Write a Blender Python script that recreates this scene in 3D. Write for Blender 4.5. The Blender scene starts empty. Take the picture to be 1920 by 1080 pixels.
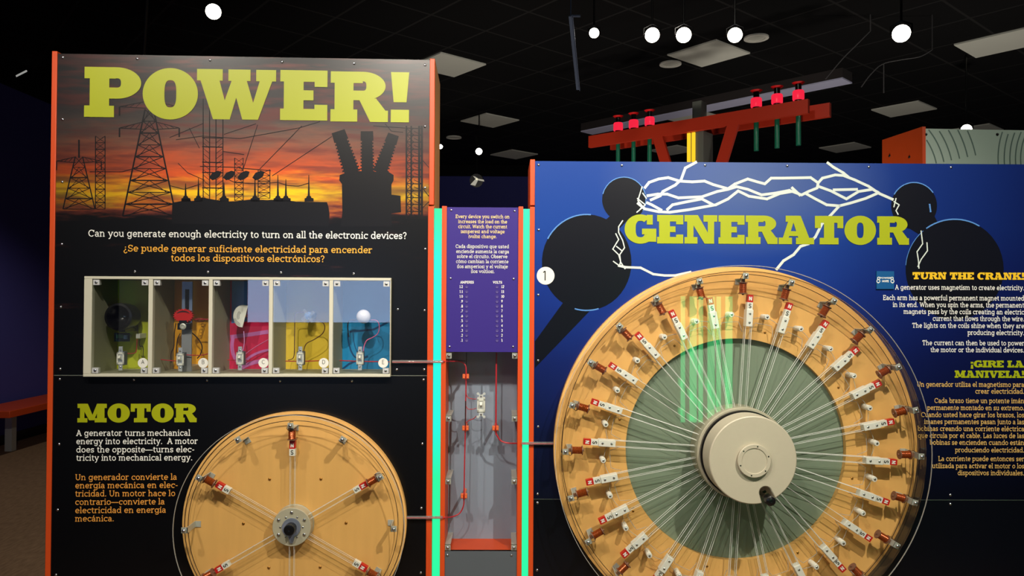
import bpy, bmesh, math, random
from mathutils import Vector, Matrix
R = math.radians
random.seed(4)
scene = bpy.context.scene
COL = scene.collection

# ------------------------------------------------------------------ camera, world, lamps, exposure
FOC = 1400.0                                  # focal length in pixels of the 1920 wide frame
EYE = Vector((0, 0, 1.55))
PITCH, ROLL = R(0.8), R(0.28)
_f = Vector((0, math.cos(PITCH), math.sin(PITCH)))
_u0 = Vector((0, -math.sin(PITCH), math.cos(PITCH)))
_r0 = Vector((1, 0, 0))
CR = _r0 * math.cos(ROLL) + _u0 * math.sin(ROLL)
CU = _u0 * math.cos(ROLL) - _r0 * math.sin(ROLL)
cam = bpy.data.cameras.new('camera')
cam.sensor_width = 36.0
cam.lens = 36.0 * FOC / 1920.0
cam.clip_end = 100
cam_ob = bpy.data.objects.new('camera', cam)
COL.objects.link(cam_ob)
M3 = Matrix((CR, CU, -_f)).transposed()
cam_ob.matrix_world = Matrix.Translation(EYE) @ M3.to_4x4()
scene.camera = cam_ob

scene.view_settings.view_transform = 'Standard'
scene.view_settings.look = 'None'
scene.view_settings.gamma = 1
scene.view_settings.use_curve_mapping = False
scene.view_settings.exposure = 0.0

world = bpy.data.worlds.new('gallery_ambience')
scene.world = world
world.use_nodes = True
wb = world.node_tree.nodes['Background']
wb.inputs[0].default_value = (0.95, 0.93, 1.0, 1)
wb.inputs[1].default_value = 0.085

def spot_lamp(name, loc, target, power, size=75, col=(1, .92, .80), radius=.05, blend=.6):
    l = bpy.data.lights.new(name, 'SPOT')
    l.energy = power
    l.color = col
    l.spot_size = R(size)
    l.spot_blend = blend
    l.shadow_soft_size = radius
    o = bpy.data.objects.new(name, l)
    COL.objects.link(o)
    o.location = loc
    d = Vector(target) - Vector(loc)
    o.rotation_euler = d.to_track_quat('-Z', 'Y').to_euler()
    return o

# the gallery's own track lamps over the visitors' heads, aimed at the exhibits
spot_lamp('track_lamp_for_motor', (-.6, .5, 3.62), (-.8, 2.9, 1.15), 240, 80, radius=.03)
spot_lamp('track_lamp_from_left', (-2.0, .6, 3.62), (-.8, 2.9, 1.0), 165, 70, radius=.03)
spot_lamp('track_lamp_for_wheel', (1.45, .6, 3.62), (1.05, 2.9, 1.1), 440, 80, radius=.03)
spot_lamp('track_lamp_for_column', (.0, .4, 3.62), (.5, 2.9, 1.0), 90, 76, radius=.03)
spot_lamp('track_lamp_behind', (-.35, -.3, 3.62), (-.25, 2.9, 2.25), 52, 44, radius=.12, blend=.9)
spot_lamp('track_lamp_far_behind', (2.9, -3.6, 3.62), (1.0, 2.9, 1.85), 75, 30, radius=.2, blend=.9)
spot_lamp('track_lamp_on_pylon', (.9, 3.7, 3.7), (1.7, 6.4, 3.0), 34, 70)
spot_lamp('track_lamp_on_rear_booth', (3.3, 2.6, 3.8), (2.8, 4.2, 2.2), 50, 70)
spot_lamp('track_lamp_on_carpet', (-3.2, 6.0, 3.8), (-3.8, 6.6, 0), 110, 100)
# unseen uplights added behind the kiosks to brighten the ceiling
spot_lamp('added_uplight_behind_wheel', (1.4, 4.3, .4), (1.6, 6.2, 4.05), 165, 110, radius=.15, blend=1)
spot_lamp('added_uplight_behind_column', (-.3, 5.2, .4), (-.2, 9.0, 4.05), 200, 100, radius=.15, blend=1)
spot_lamp('added_uplight_far_right', (3.9, 6.2, .4), (4.2, 8.0, 4.05), 160, 110, radius=.15, blend=1)

# ------------------------------------------------------------------ helpers
def ray(px, py):
    return _f + CR * ((px - 960) / FOC) - CU * ((py - 540) / FOC)

class Frame:
    """a plane of the place: x along it, y into it, z up"""
    def __init__(s, O, deg):
        s.O = Vector(O); s.th = R(deg)
        s.u = Vector((math.cos(s.th), math.sin(s.th), 0))
        s.n = Vector((math.sin(s.th), -math.cos(s.th), 0))
    def p(s, px, py, d=0.0):
        v = ray(px, py)
        t = (s.O + s.n * d - EYE).dot(s.n) / v.dot(s.n)
        P = EYE + v * t
        return Vector(((P - s.O).dot(s.u), -d, P.z))
    def world(s, q):
        return s.O + s.u * q.x - s.n * q.y + Vector((0, 0, q.z))
    def mpp(s, px, py, d=0.0):
        return (s.p(px, py, d) - s.p(px, py + 1, d)).z

W = Frame((0, 0, 0), 0)
P = Frame((-.31, 2.9, 0), 2.2)
G = Frame((0, 2.9, 0), 0.6)

def on_height(px, py, z):
    v = ray(px, py)
    return EYE + v * ((z - EYE.z) / v.z)

def on_depth(px, py, y):
    v = ray(px, py)
    return EYE + v * (y / v.y)

def lin(c):
    c = c / 255.0
    return c / 12.92 if c <= .04045 else ((c + .055) / 1.055) ** 2.4

def rgb(r, g, b):
    return (lin(r), lin(g), lin(b), 1)

MATS = {}
def mat(name, c, rough=.5, metal=0, emit=None, es=0, noise=0, nscale=(20, 20, 20), spec=.5, bump=0):
    if name in MATS: return MATS[name]
    m = bpy.data.materials.new(name)
    m.use_nodes = True
    nt = m.node_tree
    b = nt.nodes['Principled BSDF']
    b.inputs['Base Color'].default_value = c
    b.inputs['Roughness'].default_value = rough
    b.inputs['Metallic'].default_value = metal
    b.inputs['Specular IOR Level'].default_value = spec
    if emit:
        b.inputs['Emission Color'].default_value = emit
        b.inputs['Emission Strength'].default_value = es
    if noise or bump:
        tc = nt.nodes.new('ShaderNodeTexCoord'); mp = nt.nodes.new('ShaderNodeMapping')
        mp.inputs['Scale'].default_value = nscale
        nz = nt.nodes.new('ShaderNodeTexNoise'); nz.inputs['Scale'].default_value = 1; nz.inputs['Detail'].default_value = 5
        nt.links.new(tc.outputs['Object'], mp.inputs[0]); nt.links.new(mp.outputs[0], nz.inputs[0])
        if noise:
            mx = nt.nodes.new('ShaderNodeMix'); mx.data_type = 'RGBA'
            mx.inputs['A'].default_value = tuple(max(0, x * (1 - noise)) for x in c[:3]) + (1,)
            mx.inputs['B'].default_value = tuple(x * (1 + noise) for x in c[:3]) + (1,)
            nt.links.new(nz.outputs['Fac'], mx.inputs['Factor'])
            nt.links.new(mx.outputs['Result'], b.inputs['Base Color'])
        if bump:
            bp = nt.nodes.new('ShaderNodeBump'); bp.inputs['Strength'].default_value = bump
            bp.inputs['Distance'].default_value = .002
            nt.links.new(nz.outputs['Fac'], bp.inputs['Height']); nt.links.new(bp.outputs[0], b.inputs['Normal'])
    MATS[name] = m
    return m

def clear_mat(name, tint=(.97, .98, .97, 1), refl=.045, grazing=.75, body=0.0, bodycol=(1, 1, 1, 1)):
    """thin clear acrylic: see-through with a mirror-like sheen that grows at grazing angles"""
    if name in MATS: return MATS[name]
    m = bpy.data.materials.new(name); m.use_nodes = True
    nt = m.node_tree; nt.nodes.remove(nt.nodes['Principled BSDF'])
    out = nt.nodes['Material Output']
    tr = nt.nodes.new('ShaderNodeBsdfTransparent'); tr.inputs[0].default_value = tint
    gl = nt.nodes.new('ShaderNodeBsdfGlossy'); gl.inputs['Roughness'].default_value = .012
    lw = nt.nodes.new('ShaderNodeLayerWeight'); lw.inputs['Blend'].default_value = .5
    pw = nt.nodes.new('ShaderNodeMath'); pw.operation = 'POWER'; pw.inputs[1].default_value = 4
    ma = nt.nodes.new('ShaderNodeMath'); ma.operation = 'MULTIPLY_ADD'; ma.inputs[1].default_value = grazing; ma.inputs[2].default_value = refl
    mx = nt.nodes.new('ShaderNodeMixShader')
    nt.links.new(lw.outputs['Facing'], pw.inputs[0]); nt.links.new(pw.outputs[0], ma.inputs[0])
    nt.links.new(ma.outputs[0], mx.inputs[0]); nt.links.new(tr.outputs[0], mx.inputs[1]); nt.links.new(gl.outputs[0], mx.inputs[2])
    last = mx
    if body:
        df = nt.nodes.new('ShaderNodeBsdfDiffuse'); df.inputs[0].default_value = bodycol
        m2 = nt.nodes.new('ShaderNodeMixShader'); m2.inputs[0].default_value = body
        nt.links.new(mx.outputs[0], m2.inputs[1]); nt.links.new(df.outputs[0], m2.inputs[2]); last = m2
    nt.links.new(last.outputs[0], out.inputs[0])
    MATS[name] = m
    return m

class MB:
    def __init__(s):
        s.v = []; s.f = []; s.m = []; s.cur = 0
    def add(s, vs, fs):
        o = len(s.v)
        s.v += [Vector(q) for q in vs]
        for f in fs:
            s.f.append([o + i for i in f]); s.m.append(s.cur)
        return s
    def use(s, i):
        s.cur = i; return s
    def box(s, a, b):
        x0, y0, z0 = a; x1, y1, z1 = b
        return s.add([(x0, y0, z0), (x1, y0, z0), (x1, y1, z0), (x0, y1, z0), (x0, y0, z1), (x1, y0, z1), (x1, y1, z1), (x0, y1, z1)],
                     [(0, 3, 2, 1), (4, 5, 6, 7), (0, 1, 5, 4), (1, 2, 6, 5), (2, 3, 7, 6), (3, 0, 4, 7)])
    def obox(s, c, ax, ay, az):
        c = Vector(c)
        vs = [c + ax * i + ay * j + az * k for k in (-1, 1) for j in (-1, 1) for i in (-1, 1)]
        return s.add(vs, [(0, 2, 3, 1), (4, 5, 7, 6), (0, 1, 5, 4), (1, 3, 7, 5), (3, 2, 6, 7), (2, 0, 4, 6)])
    def prism(s, pts, ext):
        n = len(pts); ext = Vector(ext)
        vs = [Vector(q) for q in pts] + [Vector(q) + ext for q in pts]
        return s.add(vs, [tuple(range(n)), tuple(range(2 * n - 1, n - 1, -1))] + [(i, n + i, n + (i + 1) % n, (i + 1) % n) for i in range(n)])
    def lathe(s, c, ax, prof, seg=48, a0=0, closed=False):
        c = Vector(c); ax = Vector(ax).normalized()
        e1 = ax.orthogonal().normalized() if abs(ax.y) < .99 else Vector((1, 0, 0))
        e2 = ax.cross(e1)
        vs = []; fs = []
        for r, h in prof:
            for k in range(seg):
                a = 2 * math.pi * k / seg + a0
                vs.append(c + ax * h + (e1 * math.cos(a) + e2 * math.sin(a)) * max(r, 1e-5))
        n = len(prof)
        for j in range(n if closed else n - 1):
            j2 = (j + 1) % n
            for k in range(seg):
                k2 = (k + 1) % seg
                fs.append((j * seg + k, j * seg + k2, j2 * seg + k2, j2 * seg + k))
        return s.add(vs, fs)
    def tube(s, pts, r, seg=8, closed=False):
        pts = [Vector(q) for q in pts]; n = len(pts)
        vs = []; fs = []; prev = None
        for i in range(n):
            if closed: t = pts[(i + 1) % n] - pts[i - 1]
            else: t = pts[min(i + 1, n - 1)] - pts[max(i - 1, 0)]
            t.normalize()
            if prev is None: e = t.orthogonal().normalized()
            else:
                e = prev - t * prev.dot(t)
                e = e.normalized() if e.length > 1e-6 else t.orthogonal().normalized()
            prev = e; b = t.cross(e)
            for k in range(seg):
                a = 2 * math.pi * k / seg
                vs.append(pts[i] + (e * math.cos(a) + b * math.sin(a)) * r)
        for i in range(n if closed else n - 1):
            j = (i + 1) % n
            for k in range(seg):
                k2 = (k + 1) % seg
                fs.append((i * seg + k, i * seg + k2, j * seg + k2, j * seg + k))
        if not closed:
            fs.append(tuple(range(seg - 1, -1, -1))); fs.append(tuple(range((n - 1) * seg, n * seg)))
        return s.add(vs, fs)
    def ball(s, c, r, seg=20, squash=1, ax=(0, 1, 0)):
        n = seg // 2
        return s.lathe(c, ax, [(r * math.sin(math.pi * i / n), -r * squash * math.cos(math.pi * i / n)) for i in range(n + 1)], seg)
    def dome(s, c, ax, r, h, seg=16):
        return s.lathe(c, ax, [(r, 0)] + [(r * math.cos(R(a)), h * (.3 + .7 * math.sin(R(a)))) for a in (0, 30, 55, 75, 90)], seg)
    def rot_copy(s, c, deg):
        """another MB turned about the y axis through c"""
        o = MB(); m = Matrix.Rotation(R(deg), 3, 'Y')
        o.v = [m @ (q - c) + c for q in s.v]; o.f = [list(f) for f in s.f]; o.m = list(s.m)
        return o

BASE = {}
def mesh_ob(name, mb, mats, base=Vector((0, 0, 0)), smooth=35, flat=False, bevel=0):
    me = bpy.data.meshes.new(name)
    me.from_pydata([tuple(q - base) for q in mb.v], [], mb.f)
    if not isinstance(mats, (list, tuple)): mats = [mats]
    for m in mats: me.materials.append(m)
    me.polygons.foreach_set('material_index', mb.m)
    if not flat:
        bm = bmesh.new(); bm.from_mesh(me)
        bmesh.ops.recalc_face_normals(bm, faces=bm.faces[:])
        bm.to_mesh(me); bm.free()
        me.polygons.foreach_set('use_smooth', [True] * len(me.polygons))
        me.set_sharp_from_angle(angle=R(smooth))
    me.update()
    o = bpy.data.objects.new(name, me)
    COL.objects.link(o)
    if bevel:
        b = o.modifiers.new('bevel', 'BEVEL'); b.width = bevel; b.segments = 2; b.limit_method = 'ANGLE'; b.angle_limit = R(40)
    return o

def tag(o, label=None, cat=None, group=None, kind=None):
    if label: o['label'] = label
    if cat: o['category'] = cat
    if group: o['group'] = group
    if kind: o['kind'] = kind
    return o

def thing(name, fr, base, label, cat, group=None):
    o = bpy.data.objects.new(name, None)
    o.empty_display_size = .05
    COL.objects.link(o)
    base = Vector(base)
    o.location = fr.world(base); o.rotation_euler = (0, 0, fr.th)
    BASE[o] = base
    return tag(o, label, cat, group)

def part(name, mb, mats, parent, smooth=35, flat=False, bevel=0, pivot=None, label=None):
    pb = BASE[parent]
    pv = Vector(pivot) if pivot is not None else pb
    o = mesh_ob(name, mb, mats, pv, smooth, flat, bevel)
    o.parent = parent
    o.location = pv - pb
    BASE[o] = pv
    if label: o['label'] = label
    return o

def solo(name, fr, base, mb, mats, label, cat, group=None, smooth=35, bevel=0):
    base = Vector(base)
    o = mesh_ob(name, mb, mats, base, smooth, False, bevel)
    o.location = fr.world(base); o.rotation_euler = (0, 0, fr.th)
    BASE[o] = base
    return tag(o, label, cat, group)

def structure(name, mb, m, **k):
    return tag(mesh_ob(name, mb, m, **k), kind='structure')

def turn_copy(o, deg, parent):
    """copy of a part and its sub-parts turned about the wheel's own axis"""
    c = o.copy(); COL.objects.link(c); c.parent = parent
    c.rotation_euler = (0, R(deg), 0)
    for ch in o.children:
        d = ch.copy(); COL.objects.link(d); d.parent = c
    return c

# ------------------------------------------------------------------ lettering
# tokens: L x1 y1 x2 y2 stroke | A cx cy rx ry a0 a1 arc stroke | D x y r dot | B x y [h] slab | F x y half slab
# R x0 y0 x1 y1 block | Q four corners | O cx cy rx ry irx iry a0 a1 solid ring
def parse(t):
    out = {}
    for line in t.strip().split('\n'):
        ch, adv, rest = line.strip().split(' ', 2)
        prims = []
        for tok in rest.split(';'):
            q = tok.split()
            if q: prims.append((q[0], [float(x) for x in q[1:]]))
        out[ch] = (float(adv), prims)
    return out

SLAB = parse('''
a 49 A 22 32 14 15 0 160;L 36 32 36 6;L 36 4 45 4;A 21 15.5 14.5 11.5 0 360
b 54 L 12 4 12 71;F 12 71;A 29 25.5 17 21.5 0 360
c 48 A 27 25.5 19 21.5 48 315;L 42 36 42 49
d 56 A 26 25.5 18 21.5 0 360;L 44 4 44 71;F 44 71;L 44 4 53 4
e 52 A 27 25.5 19 21.5 0 318;L 8 26 46 26
f 34 L 15 4 15 58;A 27 58 12 13 55 180;B 15 4;L 4 47 28 47
g 55 A 25 26 18 21 0 360;L 43 47 43 -4;A 27 -4 16 13 195 360;L 43 47 52 47
h 58 L 12 4 12 71;F 12 71;B 12 4 10;A 28 31 15 16 0 180;L 43 31 43 4;B 43 4 10
i 26 L 13 4 13 47;F 13 47;B 13 4;D 13 66 6.5
j 26 L 14 47 14 -7;F 14 47;A 3 -7 11 11 260 360;D 14 66 6.5
k 54 L 12 4 12 71;F 12 71;B 12 4 10;L 14 20 40 47;L 22 28 42 4;B 43 4 9;B 40 47 9
l 26 L 13 4 13 71;F 13 71;B 13 4
m 84 L 12 4 12 47;F 12 47;B 12 4 9;A 26 33 14 14 0 180;L 40 33 40 4;B 40 4 9;A 55 33 14.5 14 0 180;L 69 33 69 4;B 69 4 9
n 58 L 12 4 12 47;F 12 47;B 12 4 10;A 28 31 15 16 0 180;L 43 31 43 4;B 43 4 10
o 54 A 27 25.5 19 21.5 0 360
p 55 L 12 47 12 -18;F 12 47;B 12 -18;A 30 25.5 17 21.5 0 360
q 55 A 25 25.5 18 21.5 0 360;L 43 47 43 -18;B 43 -18;L 43 47 48 47
r 41 L 12 4 12 47;F 12 47;B 12 4;A 29 29 17 18 55 180
s 43 A 21 36 13 11 25 270;A 21 14.5 14 10.5 -155 90;L 33 37 33 49;L 8 14 8 2
t 35 L 15 62 15 16;A 27 16 12 12 180 295;L 4 47 29 47
u 57 L 12 47 12 20;A 27.5 20 15.5 16 180 360;L 43 47 43 4;F 12 47;F 43 47;L 43 4 52 4
v 54 L 9 47 27 4;L 27 4 45 47;B 9 47 9;B 45 47 9
w 76 L 9 47 23 4;L 23 4 38 47;L 38 47 53 4;L 53 4 67 47;B 9 47 9;B 67 47 9
x 53 L 10 47 43 4;L 43 47 10 4;B 10 47 8;B 43 47 8;B 10 4 8;B 43 4 8
y 54 L 9 47 28 3;L 45 47 20 -18;L 20 -18 8 -18;B 9 47 9;B 45 47 9
z 46 L 8 47 38 47;L 38 47 8 4;L 8 4 38 4;L 8 47 8 36;L 38 4 38 15
A 66 L 10 4 33 66;L 33 66 56 4;L 18 24 48 24;B 11 4 10;B 55 4 10;L 22 66 34 66
C 66 A 35 35 27 31 45 315;L 57 46 57 67
E 57 L 14 4 14 66;L 5 66 48 66;L 5 4 50 4;L 14 36 38 36;L 48 66 48 52;L 50 4 50 18;L 38 43 38 29
L 54 L 14 4 14 66;B 14 66;L 5 4 48 4;L 48 4 48 22
M 80 L 14 4 14 66;L 66 4 66 66;L 14 66 40 14;L 66 66 40 14;B 14 4 10;B 66 4 10;F 14 66;L 66 66 75 66
N 66 L 14 4 14 66;L 14 66 52 4;L 52 4 52 66
O 72 A 36 35 29 31 0 360
P 58 L 14 4 14 66;L 5 66 34 66;A 34 49 18 17 -90 90;L 14 32 34 32;B 14 4
R 64 L 14 4 14 66;L 5 66 34 66;A 34 50 18 16 -90 90;L 14 34 34 34;B 14 4;L 36 34 54 4;B 55 4 8
S 54 A 27 50 18 16 20 270;A 27 19 19 15 -160 90;L 45 50 45 66;L 8 20 8 4
T 62 L 31 4 31 66;L 8 66 54 66;L 8 66 8 50;L 54 66 54 50;B 31 4
U 68 L 14 66 14 28;A 34 28 20 24 180 360;L 54 28 54 66;B 14 66 10;B 54 66 10
V 66 L 11 66 33 4;L 33 4 55 66;B 11 66 10;B 55 66 10
W 94 L 11 66 28 4;L 28 4 47 66;L 47 66 66 4;L 66 4 83 66;B 11 66 10;B 83 66 10
H 72 L 14 4 14 66;L 58 4 58 66;L 14 36 58 36;B 14 4 10;B 14 66 10;B 58 4 10;B 58 66 10
0 48 A 24 35 17 31 0 360
1 36 L 19 4 19 66;L 8 58 19 66;B 19 4
2 48 A 24 48 16 18 -20 170;L 38 41 9 6;L 8 4 41 4
3 48 A 23 50 15 16 -90 150;A 23 20 17 16 -150 90
4 48 L 34 4 34 66;L 34 66 7 22;L 7 22 44 22
5 48 L 12 66 38 66;L 12 66 12 40;A 22 24 17 20 -150 120
6 48 A 24 22 16 18 0 360;L 9 26 30 66
7 48 L 8 66 40 66;L 40 66 18 4
8 48 A 24 50 14 16 0 360;A 24 19 17 15 0 360
9 48 A 24 48 16 18 0 360;L 39 44 18 4
. 22 D 11 6 6.5
, 22 D 11 6 6.5;L 12 6 7 -8
! 24 L 12 22 12 70;D 12 6 6.5
? 44 A 21 52 14 15 -60 170;L 22 38 22 22;D 22 6 6.5
¿ 44 A 23 0 14 15 120 350;L 22 14 22 30;D 22 46 6.5
( 26 A 32 27 20 44 130 230
) 26 A -6 27 20 44 -50 50
- 34 L 6 26 28 26
— 84 L 0 26 84 26
í 26 L 13 4 13 47;F 13 47;B 13 4;L 11 58 20 70
á 49 A 22 32 14 15 0 160;L 36 32 36 6;L 36 4 45 4;A 21 15.5 14.5 11.5 0 360;L 20 56 29 70
é 52 A 27 25.5 19 21.5 0 318;L 8 26 46 26;L 25 56 34 70
ó 54 A 27 25.5 19 21.5 0 360;L 25 56 34 70
''')
SLAB[' '] = (26, [])
HEAVY = parse('''
P 83 R 0 54 44 70;R 7.6 0 35 70;R 0 0 42 16;O 45 48 35 22 6.5 6.5 -90 90;R 35 54.5 45 70;R 35 26 45 41.5
O 83 O 40 35 40 36 8.6 19 0 360
W 114 R 0 54 36 70;R 44 54 75 70;R 83 54 111 70;Q 5 54 31.6 54 46.4 0 23 0;Q 48.5 54 62 54 46.4 0 30 0;Q 48.5 54 70 54 86 0 64 0;Q 88 54 105.6 54 86 0 72 0
E 69 R 0 54 66 70;R 5 0 32.6 70;R 0 0 66 16;R 48 47 66 70;R 48 0 66 22;R 32 28 46.5 42
R 83 R 0 54 45 70;R 5.6 0 32 70;R 0 0 37.5 17;O 45 50 32 20 5 6.5 -90 90;R 32 56.5 45 70;R 32 30 45 43.5;Q 40 31 64 33 78 6 55.6 0;Q 66 30 77 16 80.6 0 55.6 0;R 70 0 80.6 16
! 27 Q 0 70 25 70 21.5 28 3.8 28;R 0 0 25 17.5
M 108 R 0 54 32 70;R 74 54 105 70;R 9 0 25 70;R 70 0 97 70;R 0 0 36 16;R 62 0 105 16;Q 9 70 37 70 62 8 42 8;Q 70 70 84 70 60 8 46 8
T 75 R 0 53 72 70;R 0 40 15 70;R 57 40 72 70;R 23 0 49 70;R 12 0 60 16
G 82 O 40 35 40 36 12 20 52 330;R 44 22 80 36;R 56 4 80 36;R 56 46 71 70
N 86 R 0 54 34 70;R 7 0 23 70;R 0 0 33 16;R 59 0 75 70;R 48 54 83 70;Q 7 70 34 70 75 0 51 0
A 92 R 18 55 54 70;Q 29 70 43 70 24 10 9 10;Q 32 70 56 70 80 10 52 10;R 0 0 34 16;R 44 0 90 16;R 22 20 60 32
U 85 R 0 54 38 70;R 6 25 32 70;R 49 54 83 70;R 58 25 74 70;O 40 26 34 27 12 11 180 360
H 90 R 7 0 33 70;R 54 0 80 70;R 0 0 40 15;R 0 55 40 70;R 47 0 87 15;R 47 55 87 70;R 33 28 54 42
C 77 O 39 35 39 36 12 20 50 310;R 56 45 72 70
K 90 R 0 54 40 70;R 7 0 33 70;R 0 0 40 16;Q 52 58 72 58 44 24 28 34;R 46 54 82 70;Q 36 42 56 46 84 8 56 8;R 48 0 88 16
¡ 28 Q 0 -14 25 -14 21 28 4 28;R 0 38 25 56
I 45 R 0 0 42 16;R 0 54 42 70;R 8 0 34 70
L 66 R 0 0 62 16;R 0 54 42 70;R 7 0 33 70;R 46 0 62 28
V 85 Q 6 60 34 60 55 0 30 0;Q 60 60 75 60 52 0 38 0;R 0 54 40 70;R 49 54 83 70
''')
HEAVY[' '] = (30, [])
SANS = parse('''
A 60 L 6 0 30 70;L 30 70 54 0;L 14 24 46 24
B 56 L 10 0 10 70;L 10 70 30 70;A 30 53 16 17 -90 90;L 10 36 30 36;A 30 18 19 18 -90 90;L 10 0 30 0
C 62 A 33 35 27 35 45 315
D 62 L 10 0 10 70;L 10 70 26 70;A 26 35 28 35 -90 90;L 10 0 26 0
E 52 L 10 0 10 70;L 10 70 46 70;L 10 37 42 37;L 10 0 46 0
1 40 L 22 0 22 70;L 8 58 22 70
N 60 L 10 0 10 70;L 10 70 50 0;L 50 0 50 70
S 54 A 27 52 17 18 15 270;A 27 17 18 17 -165 90
''')

def glyph(mb, prims, O, ex, ez, w, seg):
    """flat strokes on the plane spanned by ex and ez"""
    dy = [0.0]
    def pt(x, y): return O + ex * x + ez * y - Vector((0, dy[0], 0))
    def quad(*q):
        mb.add([pt(*a) for a in q], [(0, 1, 2, 3)])
    for k, a in prims:
        dy[0] += .00003
        if k == 'L':
            x1, y1, x2, y2 = a; d = math.hypot(x2 - x1, y2 - y1) or 1
            nx, ny = -(y2 - y1) / d * w / 2, (x2 - x1) / d * w / 2
            quad((x1 + nx, y1 + ny), (x1 - nx, y1 - ny), (x2 - nx, y2 - ny), (x2 + nx, y2 + ny))
        elif k in 'BF':
            h = a[2] if len(a) > 2 else 11.5
            quad((a[0] - h, a[1] - w * .45), (a[0] + (h if k == 'B' else w / 2), a[1] - w * .45),
                 (a[0] + (h if k == 'B' else w / 2), a[1] + w * .45), (a[0] - h, a[1] + w * .45))
        elif k == 'D':
            mb.add([pt(a[0] + a[2] * math.cos(R(q)), a[1] + a[2] * math.sin(R(q))) for q in range(0, 360, 45)], [tuple(range(8))])
        elif k == 'R':
            quad((a[0], a[1]), (a[2], a[1]), (a[2], a[3]), (a[0], a[3]))
        elif k == 'Q':
            quad((a[0], a[1]), (a[2], a[3]), (a[4], a[5]), (a[6], a[7]))
        else:
            if k == 'A':
                cx, cy, rx, ry, a0, a1 = a
                orx, ory, irx, iry = rx + w / 2, ry + w / 2, rx - w / 2, ry - w / 2
            else:
                cx, cy, orx, ory, irx, iry, a0, a1 = a
            n = max(3, int(abs(a1 - a0) / 360 * seg))
            vs = []
            for i in range(n + 1):
                t = R(a0 + (a1 - a0) * i / n); c, s = math.cos(t), math.sin(t)
                if k == 'O':
                    ci = math.copysign(abs(c) ** .7, c); si = math.copysign(abs(s) ** .7, s)
                else: ci, si = c, s
                vs += [pt(cx + orx * c, cy + ory * s), pt(cx + irx * ci, cy + iry * si)]
            mb.add(vs, [(2 * i, 2 * i + 1, 2 * i + 3, 2 * i + 2) for i in range(n)])

def write(mb, fr, s, x0, x1, yb, cap, d=.0012, font=SLAB, w=9.5, seg=18, gap=0):
    """one line of lettering between two pixel columns of the plane"""
    a = fr.p(x0, yb, d); b = fr.p(x1, yb, d)
    tot = sum(font[c][0] + gap for c in s)
    ex = Vector(((b.x - a.x) / tot, 0, 0)); ez = Vector((0, 0, cap * fr.mpp(x0, yb, d) / 70))
    x = 0
    for c in s:
        adv, pr = font[c]
        glyph(mb, pr, a + ex * x, ex, ez, w, seg)
        x += adv + gap

def write_at(mb, s, O, ex, ez, font=SANS, w=9, seg=20):
    """one centred line, heights in units of 1/70 of the capital height"""
    tot = sum(font[c][0] for c in s); x = -tot / 2
    for c in s:
        glyph(mb, font[c][1], O + ex * x - ez * 35, ex, ez, w, seg); x += font[c][0]

# ------------------------------------------------------------------ materials
ORANGE = mat('orange_laminate', rgb(206, 72, 20), .45, noise=.05)
BLACKP = mat('black_print', rgb(4, 4, 6), .33, spec=.4, noise=.1, nscale=(3, 3, 3))
NAVYP = mat('navy_print', rgb(3, 5, 14), .33, spec=.4, noise=.1, nscale=(3, 3, 3))
LIME = mat('lime_ink', rgb(160, 166, 4), .42)
LIMEG = mat('lime_ink_pale', rgb(160, 170, 12), .4)
GOLD = mat('gold_ink', rgb(236, 170, 55), .5)
YEL = mat('yellow_ink', rgb(235, 190, 30), .5)
WHITE = mat('white_ink', rgb(235, 234, 226), .5)
CREAMI = mat('cream_ink', rgb(232, 208, 140), .5)
PALE = mat('pale_ink', rgb(222, 220, 205), .5)
INK = mat('black_ink', rgb(12, 12, 12), .5)
PLY = mat('plywood_edge', rgb(196, 140, 84), .5, noise=.16, nscale=(30, 30, 2))
BIRCH = mat('birch_plywood', rgb(230, 176, 102), .4, noise=.1, nscale=(34, 3, 3))
GREENB = mat('green_backing_board', rgb(126, 140, 120), .5, noise=.04, nscale=(9, 9, 9))
CASE = mat('warm_grey_paint', rgb(204, 200, 180), .5, noise=.03)
STEEL = mat('steel', rgb(205, 205, 210), .25, 1)
ALU = mat('aluminium', rgb(196, 196, 186), .42, .35)
HUBM = mat('cast_grey_enamel', rgb(186, 178, 156), .42, .1, noise=.03, nscale=(60, 60, 60))
DARK = mat('black_plastic', rgb(14, 14, 15), .28)
COPPER = mat('copper_winding', rgb(158, 70, 24), .26, .5, noise=.3, nscale=(8, 8, 420))
COPPERD = mat('copper_bobbin', rgb(132, 92, 74), .45, .2)
BRASS = mat('brass', rgb(190, 140, 70), .3, 1)
RED = mat('red_plastic', rgb(196, 24, 24), .4)
REDW = mat('red_wire', rgb(190, 40, 52), .4)
DARKW = mat('dark_wire', rgb(40, 24, 22), .5)
NYLON = mat('white_nylon', rgb(228, 226, 216), .45)
PURPLE = mat('purple_print', rgb(54, 38, 122), .42, spec=.35)
GREY = mat('grey_laminate', rgb(142, 153, 172), .5)
GREYD = mat('grey_panel_laminate', rgb(84, 90, 96), .5, noise=.03)
CLIP = mat('orange_clip_plastic', rgb(240, 112, 60), .4)
ACR = clear_mat('clear_acrylic')
ACRE = clear_mat('clear_acrylic_rim', (.8, .78, .72, 1), .1, .6, .28, (.8, .8, .76, 1))
PANE = clear_mat('clear_pane', refl=.085)
TUBEM = clear_mat('clear_tube', (.9, .86, .84, 1), .08, .8, .12, (.8, .78, .76, 1))
WALLT = clear_mat('clear_drum_wall', (.86, .82, .76, 1), .05, 1.0, .03, (.6, .5, .4, 1))
EDGEW = clear_mat('acrylic_edge_glint', (.9, .9, .88, 1), .1, .3, .85, (.95, .95, .92, 1))  # edge glints of the clear bars, put in as near-white colour

def nodes_of(m):
    nt = m.node_tree
    def n(t, **k):
        q = nt.nodes.new(t)
        for a, b in k.items(): setattr(q, a, b)
        return q
    return nt, n, nt.links.new

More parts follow.
